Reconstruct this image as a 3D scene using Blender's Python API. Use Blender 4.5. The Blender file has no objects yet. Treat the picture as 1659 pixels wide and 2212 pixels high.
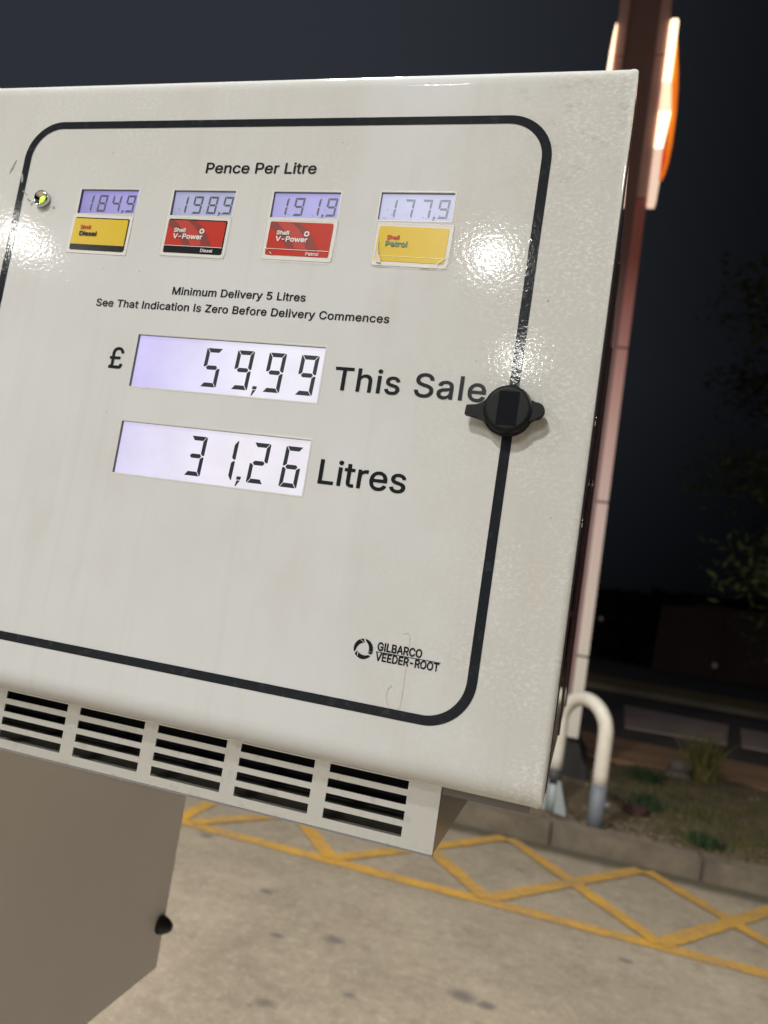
import bpy, bmesh, math, random
from mathutils import Matrix, Vector
random.seed(7)
S = bpy.context.scene
C = S.collection
H = 1.46                       # eye height above the forecourt

# ---------------------------------------------------------------- camera
cd = bpy.data.cameras.new('camera'); cam = bpy.data.objects.new('camera', cd); C.objects.link(cam)
cd.sensor_fit = 'VERTICAL'; cd.sensor_height = 36; cd.sensor_width = 27
cd.lens = 27.05; cd.clip_start = 0.02; cd.clip_end = 900
rt = [[0.9553455830637915, -0.12315931198712762, 0.26860119283309536], [0.25226503929371547, -0.1334169220418426, -0.9584165455912274], [0.1538738667566541, 0.9833777040302155, -0.09639047850082083]]
cam.matrix_world = Matrix.Translation((0, -0.5, H)) @ Matrix(rt).to_4x4()
cd.dof.use_dof = True; cd.dof.focus_distance = 0.54; cd.dof.aperture_fstop = 7.4
S.camera = cam
S.cycles.sample_clamp_indirect = 3.0
S.view_settings.view_transform = 'Standard'; S.view_settings.look = 'None'
S.view_settings.exposure = 0; S.view_settings.gamma = 1; S.view_settings.use_curve_mapping = False

# ---------------------------------------------------------------- night sky
W = bpy.data.worlds.new('World'); S.world = W; W.use_nodes = True
nt = W.node_tree; nt.nodes.clear()
wo = nt.nodes.new('ShaderNodeOutputWorld'); bg = nt.nodes.new('ShaderNodeBackground')
tc = nt.nodes.new('ShaderNodeTexCoord'); sx = nt.nodes.new('ShaderNodeSeparateXYZ')
nt.links.new(tc.outputs['Generated'], sx.inputs[0])
# town glow: the sky is paler to the left of the sign, nearly black to its right
mr = nt.nodes.new('ShaderNodeMapRange'); mr.interpolation_type = 'SMOOTHSTEP'
mr.inputs['From Min'].default_value = -0.40; mr.inputs['From Max'].default_value = 0.26
nt.links.new(sx.outputs[0], mr.inputs['Value'])
mx = nt.nodes.new('ShaderNodeMix'); mx.data_type = 'RGBA'
mx.inputs['A'].default_value = (0.026, 0.0295, 0.037, 1); mx.inputs['B'].default_value = (0.0027, 0.0031, 0.0040, 1)
nt.links.new(mr.outputs[0], mx.inputs['Factor'])
# darker towards the horizon, where unlit country lies
mz = nt.nodes.new('ShaderNodeMapRange'); mz.inputs['From Min'].default_value = 0.0; mz.inputs['From Max'].default_value = 0.3
mz.inputs['To Min'].default_value = 0.22; mz.inputs['To Max'].default_value = 1.0
nt.links.new(sx.outputs[2], mz.inputs['Value']); nt.links.new(mz.outputs[0], bg.inputs[1])
nt.links.new(mx.outputs['Result'], bg.inputs[0])
nt.links.new(bg.outputs[0], wo.inputs[0])

LAMP = 830.0                   # radiance of the canopy lamps' diffusers

# ---------------------------------------------------------------- materials
MATS = {}
def nodes(m): return m.node_tree.nodes, m.node_tree.links
def mat(name, col, rough=0.5, metal=0.0, spec=0.5, emit=None, estr=1.0, coat=0.0):
    m = bpy.data.materials.new(name); m.use_nodes = True; MATS[name] = m
    b = m.node_tree.nodes['Principled BSDF']
    b.inputs['Base Color'].default_value = (*col, 1); b.inputs['Roughness'].default_value = rough
    b.inputs['Metallic'].default_value = metal; b.inputs['Specular IOR Level'].default_value = spec
    b.inputs['Coat Weight'].default_value = coat
    if emit:
        b.inputs['Emission Color'].default_value = (*emit, 1); b.inputs['Emission Strength'].default_value = estr
    return m
def noise(m, scale, detail=4, rough=0.55, stretch=(1, 1, 1), seed=0.0):
    n, l = nodes(m)
    t = n.new('ShaderNodeTexCoord'); mp = n.new('ShaderNodeMapping'); z = n.new('ShaderNodeTexNoise')
    mp.inputs['Scale'].default_value = stretch; mp.inputs['Location'].default_value = (seed, seed*1.7, seed*0.3)
    z.inputs['Scale'].default_value = scale; z.inputs['Detail'].default_value = detail; z.inputs['Roughness'].default_value = rough
    l.new(t.outputs['Object'], mp.inputs[0]); l.new(mp.outputs[0], z.inputs[0])
    return z.outputs[0]
def ramp(m, src, a, b, lo=0.0, hi=1.0):
    n, l = nodes(m); r = n.new('ShaderNodeMapRange')
    r.inputs['From Min'].default_value = a; r.inputs['From Max'].default_value = b
    r.inputs['To Min'].default_value = lo; r.inputs['To Max'].default_value = hi
    l.new(src, r.inputs['Value']); return r.outputs[0]
def op(m, o, a, b=None):
    n, l = nodes(m); q = n.new('ShaderNodeMath'); q.operation = o
    for i, v in enumerate((a, b)):
        if v is None: continue
        if isinstance(v, (int, float)): q.inputs[i].default_value = v
        else: l.new(v, q.inputs[i])
    return q.outputs[0]
def mixc(m, fac, a, b):
    n, l = nodes(m); q = n.new('ShaderNodeMix'); q.data_type = 'RGBA'
    if isinstance(fac, (int, float)): q.inputs['Factor'].default_value = fac
    else: l.new(fac, q.inputs['Factor'])
    for k, v in (('A', a), ('B', b)):
        if isinstance(v, tuple): q.inputs[k].default_value = (*v, 1)
        else: l.new(v, q.inputs[k])
    return q.outputs['Result']
def setc(m, c): m.node_tree.links.new(c, m.node_tree.nodes['Principled BSDF'].inputs['Base Color'])
def setr(m, r): m.node_tree.links.new(r, m.node_tree.nodes['Principled BSDF'].inputs['Roughness'])
def bump(m, src, dist, strength=1.0, extra=None):
    n, l = nodes(m); b = n.new('ShaderNodeBump'); b.inputs['Strength'].default_value = strength
    b.inputs['Distance'].default_value = dist; l.new(src, b.inputs['Height'])
    if extra: l.new(extra, b.inputs['Normal'])
    l.new(b.outputs[0], m.node_tree.nodes['Principled BSDF'].inputs['Normal']); return b.outputs[0]
def coords(m):
    n, l = nodes(m); t = n.new('ShaderNodeTexCoord'); s = n.new('ShaderNodeSeparateXYZ')
    l.new(t.outputs['Object'], s.inputs[0]); return s.outputs

# white door enamel: orange peel, dirt and lighter speckles with places of their own
m = mat('door_enamel', (0.6, 0.6, 0.57), 0.2, spec=0.055)
X, Y, Z = coords(m)
n1 = noise(m, 9, 5, 0.6); n2 = noise(m, 400, 5, 0.75, (0.65, 1, 1), 3); n5 = noise(m, 26, 4, 0.65, (1, 1, 1), 17); n3 = noise(m, 520, 3, 0.6, (0.8, 1, 1), 9)
rgt = ramp(m, op(m, 'ADD', X, op(m, 'MULTIPLY', n1, 0.2)), -0.06, 0.06)       # right margin
topl = op(m, 'MULTIPLY', op(m, 'MULTIPLY', ramp(m, Z, H+0.22, H+0.31), ramp(m, X, -0.19, -0.21)), 0.6)   # upper left
base = mixc(m, ramp(m, n1, 0.35, 0.7), (0.61, 0.632, 0.648), (0.575, 0.592, 0.602))
dirt = mixc(m, op(m, 'MULTIPLY', op(m, 'MAXIMUM', rgt, topl), 0.8), base, (0.515, 0.515, 0.485))
spk = ramp(m, op(m, 'ADD', op(m, 'MULTIPLY', n2, 0.75), op(m, 'MULTIPLY', n3, 0.25)), 0.49, 0.57)
spkm = op(m, 'MULTIPLY', op(m, 'MULTIPLY', spk, op(m, 'MULTIPLY', op(m, 'MAXIMUM', rgt, topl), ramp(m, n5, 0.38, 0.62, 0.15, 1.0))), 0.8)
c1 = mixc(m, spkm, dirt, (0.66, 0.675, 0.665))
ndrk = ramp(m, noise(m, 95, 5, 0.75, (0.7, 1, 1.2), 21), 0.55, 0.63)
trc = op(m, 'MULTIPLY', ramp(m, X, -0.12, -0.05), ramp(m, Z, H+0.24, H+0.33))
c2 = mixc(m, op(m, 'MULTIPLY', op(m, 'MULTIPLY', ndrk, trc), 0.55), c1, (0.40, 0.385, 0.32))
rub = op(m, 'MULTIPLY', ramp(m, noise(m, 14, 4, 0.6, (1, 1, 0.5), 33), 0.55, 0.75), 0.35)
c3 = mixc(m, rub, c2, (0.54, 0.495, 0.46))
strk = op(m, 'MULTIPLY', ramp(m, noise(m, 60, 4, 0.6, (1, 1, 0.05), 41), 0.52, 0.75), 0.22)
setc(m, mixc(m, strk, c3, (0.48, 0.465, 0.42)))
pl = noise(m, 330, 2, 0.5, (1, 1, 1), 5)
wv = noise(m, 70, 2, 0.5, (1, 1, 1), 15)
b1 = bump(m, wv, 0.00007, 0.6)
bump(m, pl, 0.000066, 1.0, b1)
setr(m, ramp(m, n2, 0.3, 0.7, 0.05, 0.09))

m = mat('black_vinyl', (0.018, 0.021, 0.026), 0.09, spec=0.1)
v = noise(m, 130, 4, 0.6, (1, 1, 1), 2); bump(m, noise(m, 330, 2, 0.5), 0.00006, 1.0)
setc(m, mixc(m, ramp(m, v, 0.55, 0.75), (0.018, 0.021, 0.026), (0.045, 0.05, 0.055)))
mat('print_black', (0.013, 0.015, 0.018), 0.25, spec=0.12)
mat('print_white', (0.7, 0.7, 0.68), 0.35)
mat('print_yellow', (0.62, 0.44, 0.015), 0.3, spec=.25)
mat('print_red', (0.46, 0.028, 0.014), 0.3, spec=.25)
mat('print_dark_red', (0.2, 0.018, 0.014), 0.3)
mat('print_mid_red', (0.42, 0.03, 0.015), 0.3)
mat('print_green', (0.02, 0.14, 0.05), 0.35)
mat('print_pale_line', (0.8, 0.72, 0.3), 0.35)
mat('sticker_paper', (0.66, 0.66, 0.64), 0.35, spec=.2)
mat('residue', (0.52, 0.49, 0.42), 0.5)
mat('scuff_grey', (0.3, 0.3, 0.28), 0.5)
mat('film_glint', (0.9, 0.9, 0.9), 0.7)
m = mat('film_edge', (0.75, 0.75, 0.72), 0.08); m.node_tree.nodes['Principled BSDF'].inputs['Alpha'].default_value = 0.35
mat('recess_dark', (0.16, 0.16, 0.17), 0.6)
mat('bezel_lip', (0.6, 0.6, 0.57), 0.3)

def lcd(name, left, right, strength, xl, xr):
    m = mat(name, (0.12, 0.12, 0.13), 0.03, spec=0.12)
    X, Y, Z = coords(m); f = ramp(m, X, xl, xr)
    nn = ramp(m, noise(m, 22, 4, 0.6), 0.3, 0.75, 0.9, 1.06)
    c = mixc(m, f, left, right)
    n, l = nodes(m); b = n['Principled BSDF']
    l.new(c, b.inputs['Emission Color']); l.new(op(m, 'MULTIPLY', nn, strength), b.inputs['Emission Strength'])
    return m
lcd('lcd_sale', (0.66, 0.60, 1.0), (0.90, 0.88, 1.0), 0.88, -0.345, -0.26)
lcd('lcd_litres', (0.76, 0.71, 1.0), (0.92, 0.88, 0.97), 0.85, -0.355, -0.26)
lcd('lcd_price_violet', (0.27, 0.245, 0.62), (0.34, 0.31, 0.72), 0.85, -0.43, -0.38)
lcd('lcd_price_grey', (0.36, 0.38, 0.60), (0.42, 0.44, 0.66), 0.85, -0.345, -0.295)
lcd('lcd_price_lilac', (0.40, 0.38, 0.76), (0.46, 0.44, 0.85), 0.85, -0.26, -0.21)
lcd('lcd_price_pale', (0.56, 0.58, 0.80), (0.64, 0.65, 0.86), 0.9, -0.18, -0.125)
mat('lcd_segment', (0.02, 0.026, 0.032), 0.3)
mat('lcd_segment_faint', (0.03, 0.035, 0.06), 0.4, emit=(0.1, 0.105, 0.2), estr=0.08)
mat('lcd_segment_washed', (0.05, 0.055, 0.08), 0.4, emit=(0.2, 0.22, 0.34), estr=0.4)
mat('lcd_grime', (0.3, 0.3, 0.38), 0.6)
mat('chrome', (0.6, 0.6, 0.6), 0.08, 1.0)
mat('status_green', (0.3, 0.9, 0.05), 0.2, emit=(0.55, 1.0, 0.02), estr=1.1)
m = mat('black_plastic', (0.007, 0.0085, 0.0095), 0.45, spec=0.16); bump(m, noise(m, 900, 3), 0.0001, 0.5)
mat('black_plastic_dark', (0.0035, 0.0045, 0.008), 0.55, spec=0.07)

# brushed steel of the vent hood
m = mat('brushed_steel', (0.62, 0.63, 0.6), 0.3, 0.85)
br = noise(m, 60, 4, 0.7, (0.35, 1, 22)); sp = noise(m, 90, 4, 0.6, (1, 1, 1), 8)
setr(m, ramp(m, br, 0.3, 0.7, 0.26, 0.46))
setc(m, mixc(m, ramp(m, sp, 0.55, 0.75, 0, 0.6), (0.68, 0.72, 0.755), (0.46, 0.465, 0.46)))
bump(m, br, 0.00012, 0.5)
m = mat('inner_steel', (0.20, 0.175, 0.15), 0.2, 1.0)
mat('hood_floor_steel', (0.2, 0.185, 0.16), 0.35, 0.0)
mat('vent_interior', (0.012, 0.014, 0.02), 0.6)
m = mat('side_gloss', (0.012, 0.012, 0.016), 0.1, coat=0.6); bump(m, noise(m, 40, 3), 0.0002, 0.4)
mat('side_trim', (0.09, 0.045, 0.045), 0.28)
mat('seal_black', (0.01, 0.01, 0.012), 0.6)
m = mat('lip_grey', (0.2, 0.2, 0.21), 0.45)
m = mat('body_grey', (0.42, 0.38, 0.345), 0.55)
setc(m, mixc(m, ramp(m, noise(m, 3, 4), 0.3, 0.7), (0.90, 0.88, 0.895), (0.83, 0.805, 0.82))); bump(m, noise(m, 400, 2), 0.0001, 0.4)
mat('cabinet_white', (0.7, 0.7, 0.68), 0.4)
mat('hose_rubber', (0.02, 0.02, 0.02), 0.5)

# concrete forecourt with stains, wear and dirt in the gutter
m = mat('concrete', (0.36, 0.33, 0.28), 0.8)
X, Y, Z = coords(m)
a1 = noise(m, 1.1, 6, 0.62); a2 = noise(m, 7, 6, 0.65, (1, 1, 1), 4); a3 = noise(m, 55, 4, 0.7, (1, 1, 1), 6); a4 = noise(m, 2.3, 5, 0.6, (1, 1, 1), 12)
c = mixc(m, ramp(m, a1, 0.35, 0.68), (0.355, 0.30, 0.222), (0.25, 0.208, 0.150))
c = mixc(m, ramp(m, a2, 0.48, 0.72, 0, 0.55), c, (0.155, 0.122, 0.09))
c = mixc(m, ramp(m, a4, 0.56, 0.76, 0, 0.5), c, (0.24, 0.18, 0.14))
a5 = noise(m, 19, 6, 0.7, (1, 1, 1), 23)
c = mixc(m, ramp(m, a5, 0.5, 0.64, 0, 0.34), c, (0.17, 0.145, 0.11))
c = mixc(m, ramp(m, a5, 0.44, 0.34, 0, 0.3), c, (0.5, 0.45, 0.36))
c = mixc(m, ramp(m, a3, 0.56, 0.66, 0, 0.5), c, (0.52, 0.47, 0.38))
spots = [(-1.81, 3.46, .055), (-.89, 2.14, .05), (-.93, 2.10, .02), (-.27, 2.58, .07), (-.18, 2.56, .04), (-1.25, 2.99, .05), (-.83, 2.72, .06), (-.65, 2.35, .03), (.35, 3.3, .04), (.9, 2.6, .06), (-1.05, 2.62, .03), (1.5, 3.1, .05), (.1, 2.2, .04)]
acc = None
for (sxx, syy, sr) in spots:
    d = op(m, 'ADD', op(m, 'POWER', op(m, 'SUBTRACT', X, sxx), 2.0), op(m, 'MULTIPLY', op(m, 'POWER', op(m, 'SUBTRACT', Y, syy), 2.0), 1.6))
    d = op(m, 'ADD', op(m, 'SQRT', d), op(m, 'MULTIPLY', op(m, 'SUBTRACT', a2, 0.5), 0.09))
    f = ramp(m, d, sr*0.35, sr*1.1, 1, 0); acc = f if acc is None else op(m, 'MAXIMUM', acc, f)
c = mixc(m, op(m, 'MULTIPLY', acc, 0.72), c, (0.1, 0.09, 0.085))
gut = ramp(m, op(m, 'ADD', Y, op(m, 'MULTIPLY', a2, 0.07)), 4.60, 4.70)
c = mixc(m, op(m, 'MULTIPLY', gut, 0.85), c, (0.06, 0.055, 0.035))
setc(m, c); bump(m, a3, 0.003, 0.5); setr(m, ramp(m, a2, 0.3, 0.7, 0.55, 0.85))

m = mat('yellow_paint', (0.62, 0.36, 0.04), 0.6)
w1 = noise(m, 38, 5, 0.7); w2 = noise(m, 5, 4, 0.6, (1, 1, 1), 7)
wear = op(m, 'MULTIPLY', ramp(m, w1, 0.44, 0.56), ramp(m, w2, 0.38, 0.66, 0.2, 0.95))
setc(m, mixc(m, wear, mixc(m, ramp(m, w2, 0.3, 0.7), (0.60, 0.335, 0.045), (0.44, 0.24, 0.045)), (0.28, 0.21, 0.13)))
m = mat('kerb_concrete', (0.25, 0.22, 0.17), 0.85)
setc(m, mixc(m, ramp(m, noise(m, 6, 6, 0.65), 0.35, 0.7), (0.20, 0.165, 0.118), (0.11, 0.09, 0.064))); bump(m, noise(m, 60, 4), 0.003, 0.5)
m = mat('verge_soil', (0.1, 0.075, 0.045), 0.95)
setc(m, mixc(m, ramp(m, noise(m, 3, 6, 0.65), 0.35, 0.65), (0.17, 0.12, 0.075), (0.07, 0.055, 0.028))); bump(m, noise(m, 25, 6), 0.03, 0.6)
m = mat('pavement_brown', (0.16, 0.1, 0.06), 0.9)
setc(m, mixc(m, ramp(m, noise(m, 1.3, 6, 0.65, (0.3, 1.5, 1)), 0.35, 0.65), (0.42, 0.25, 0.14), (0.24, 0.135, 0.075)))
m = mat('asphalt', (0.05, 0.048, 0.05), 0.9)
setc(m, mixc(m, ramp(m, noise(m, 0.8, 6, 0.65, (0.3, 1.5, 1)), 0.3, 0.7), (0.16, 0.125, 0.12), (0.07, 0.055, 0.055)))
m = mat('patch_pale', (0.4, 0.33, 0.31), 0.85)
setc(m, mixc(m, ramp(m, noise(m, 2, 5), 0.3, 0.7), (0.62, 0.47, 0.43), (0.48, 0.37, 0.34)))
mat('far_kerb', (0.3, 0.25, 0.18), 0.9); mat('far_verge', (0.36, 0.24, 0.1), 0.95)
m = mat('far_wall', (0.22, 0.13, 0.12), 0.9)
mat('woodland', (0.018, 0.018, 0.015), 0.9)
mat('terrain', (0.03, 0.03, 0.025), 0.95)
mat('pebble', (0.19, 0.145, 0.105), 0.85)
m = mat('stone_dark', (0.1, 0.085, 0.07), 0.85); bump(m, noise(m, 20, 5), 0.01, 0.7)
mat('lump_brown', (0.05, 0.022, 0.018), 0.9)
mat('grass', (0.085, 0.082, 0.02), 0.7); mat('weed', (0.022, 0.045, 0.012), 0.7); mat('weed_dry', (0.13, 0.11, 0.03), 0.7)
mat('leaf', (0.036, 0.048, 0.012), 0.7); mat('bark', (0.07, 0.055, 0.04), 0.9)
m = mat('hoop_paint', (0.74, 0.7, 0.6), 0.4)
setc(m, mixc(m, ramp(m, noise(m, 12, 4), 0.35, 0.75), (0.78, 0.74, 0.64), (0.66, 0.61, 0.52)))
mat('sleeve_grey', (0.17, 0.185, 0.21), 0.5); mat('sleeve_pale', (0.36, 0.39, 0.39), 0.5); mat('sleeve_dark', (0.05, 0.055, 0.055), 0.6)

# pylon: red glow above and pale lamplight below put into the cladding colour
m = mat('pylon_lit_paint', (0.7, 0.6, 0.55), 0.45)
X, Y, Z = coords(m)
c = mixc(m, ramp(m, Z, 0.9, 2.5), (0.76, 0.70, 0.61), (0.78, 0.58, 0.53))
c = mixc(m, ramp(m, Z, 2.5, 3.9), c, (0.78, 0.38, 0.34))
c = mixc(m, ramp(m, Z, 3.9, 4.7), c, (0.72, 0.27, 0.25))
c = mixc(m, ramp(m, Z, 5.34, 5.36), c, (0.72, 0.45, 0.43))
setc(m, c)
m = mat('pylon_core', (0.28, 0.17, 0.17), 0.6)
mat('pylon_joint', (0.1, 0.06, 0.055), 0.8); mat('pylon_plinth', (0.03, 0.03, 0.03), 0.8)
mat('sign_white', (0.8, 0.7, 0.55), 0.5, emit=(1.0, 0.74, 0.48), estr=2.4)
mat('sign_dim', (0.8, 0.7, 0.6), 0.5, emit=(0.92, 0.66, 0.50), estr=0.9)
mat('sign_mid', (0.8, 0.7, 0.6), 0.5, emit=(1.0, 0.68, 0.45), estr=1.35)
mat('emblem_orange', (0.8, 0.3, 0.02), 0.5, emit=(1.0, 0.2, 0.012), estr=0.6)
mat('emblem_red', (0.6, 0.05, 0.02), 0.5, emit=(0.6, 0.025, 0.008), estr=0.75)
mat('canopy_white', (0.3, 0.3, 0.3), 0.6)
mat('lamp_diffuser', (0.9, 0.9, 0.9), 0.5, emit=(1.0, 0.975, 0.93), estr=LAMP)
mat('lamp_frame', (0.5, 0.5, 0.5), 0.5)
mat('far_light', (0.5, 0.4, 0.3), 0.5, emit=(1.0, 0.7, 0.5), estr=0.03)

# ---------------------------------------------------------------- helpers
def prop(o, label=None, cat=None, group=None, kind=None):
    if label: o['label'] = label
    if cat: o['category'] = cat
    if group: o['group'] = group
    if kind: o['kind'] = kind
    return o
def attach(o, parent):
    if parent is None: return o
    o.parent = parent
    p = parent; w = Matrix.Identity(4); chain = []
    while p: chain.append(p); p = p.parent
    for q in reversed(chain): w = w @ q.matrix_parent_inverse @ q.matrix_basis
    o.matrix_parent_inverse = w.inverted(); return o
def empty(name, loc):
    o = bpy.data.objects.new(name, None); o.location = loc; o.empty_display_size = 0.1; C.objects.link(o); return o
class MB:
    def __init__(s): s.bm = bmesh.new()
    def box(s, a, b):
        (x0, y0, z0), (x1, y1, z1) = a, b
        v = [s.bm.verts.new(p) for p in ((x0,y0,z0),(x1,y0,z0),(x1,y1,z0),(x0,y1,z0),(x0,y0,z1),(x1,y0,z1),(x1,y1,z1),(x0,y1,z1))]
        for f in ((3,2,1,0),(4,5,6,7),(0,1,5,4),(1,2,6,5),(2,3,7,6),(3,0,4,7)): s.bm.faces.new([v[i] for i in f])
        return s
    def prism(s, pts, y0, y1, smooth=False):      # outline in x,z extruded along y; y0 is the near face
        n = len(pts)
        ar = sum(pts[i][0]*pts[(i+1)%n][1]-pts[(i+1)%n][0]*pts[i][1] for i in range(n))
        if ar < 0: pts = pts[::-1]
        a = [s.bm.verts.new((p[0], y0, p[1])) for p in pts]; b = [s.bm.verts.new((p[0], y1, p[1])) for p in pts]
        s.bm.faces.new(a); s.bm.faces.new(b[::-1])
        for i in range(n):
            f = s.bm.faces.new((a[(i+1)%n], a[i], b[i], b[(i+1)%n])); f.smooth = smooth
        return s
    def flat(s, pts, z0, z1):                      # outline in x,y, extruded in z
        a = [s.bm.verts.new((p[0], p[1], z1)) for p in pts]; b = [s.bm.verts.new((p[0], p[1], z0)) for p in pts]
        s.bm.faces.new(a); s.bm.faces.new(b[::-1]); n = len(pts)
        for i in range(n): s.bm.faces.new((a[i], b[i], b[(i+1)%n], a[(i+1)%n]))
        return s
    def tube(s, path, radii, seg=20, caps=True):
        rings = []; n = len(path); up = None
        for i, p in enumerate(path):
            p = Vector(p); d = (Vector(path[min(i+1, n-1)]) - Vector(path[max(i-1, 0)])).normalized()
            if up is None:
                up = Vector((0, 0, 1)) if abs(d.z) < 0.9 else Vector((1, 0, 0))
            u = (up - d*up.dot(d)).normalized(); up = u; w = d.cross(u)
            r = radii[i] if isinstance(radii, (list, tuple)) else radii
            rings.append([s.bm.verts.new(p + (u*math.cos(t)+w*math.sin(t))*r) for t in [2*math.pi*k/seg for k in range(seg)]])
        for a, b in zip(rings, rings[1:]):
            for k in range(seg):
                f = s.bm.faces.new((a[k], a[(k+1)%seg], b[(k+1)%seg], b[k])); f.smooth = True
        if caps: s.bm.faces.new(rings[0][::-1]); s.bm.faces.new(rings[-1])
        return s
    def done(s, name, m, parent=None, normals=True, bevel=0):
        if bevel: bmesh.ops.bevel(s.bm, geom=s.bm.edges[:], offset=bevel, segments=2, affect='EDGES', clamp_overlap=True)
        if normals: bmesh.ops.recalc_face_normals(s.bm, faces=s.bm.faces[:])
        me = bpy.data.meshes.new(name); s.bm.to_mesh(me); s.bm.free()
        me.materials.append(MATS[m]); o = bpy.data.objects.new(name, me); C.objects.link(o)
        return attach(o, parent)
def rrect(x0, z0, x1, z1, r, n=10):
    out = []
    for cx, cz, a0 in ((x1-r, z1-r, 0), (x0+r, z1-r, 90), (x0+r, z0+r, 180), (x1-r, z0+r, 270)):
        for k in range(n+1):
            a = math.radians(a0+90*k/n); out.append((cx+r*math.cos(a), cz+r*math.sin(a)))
    return out
def circ(cx, cz, r, n=32): return [(cx+r*math.cos(2*math.pi*k/n), cz+r*math.sin(2*math.pi*k/n)) for k in range(n)]

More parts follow.
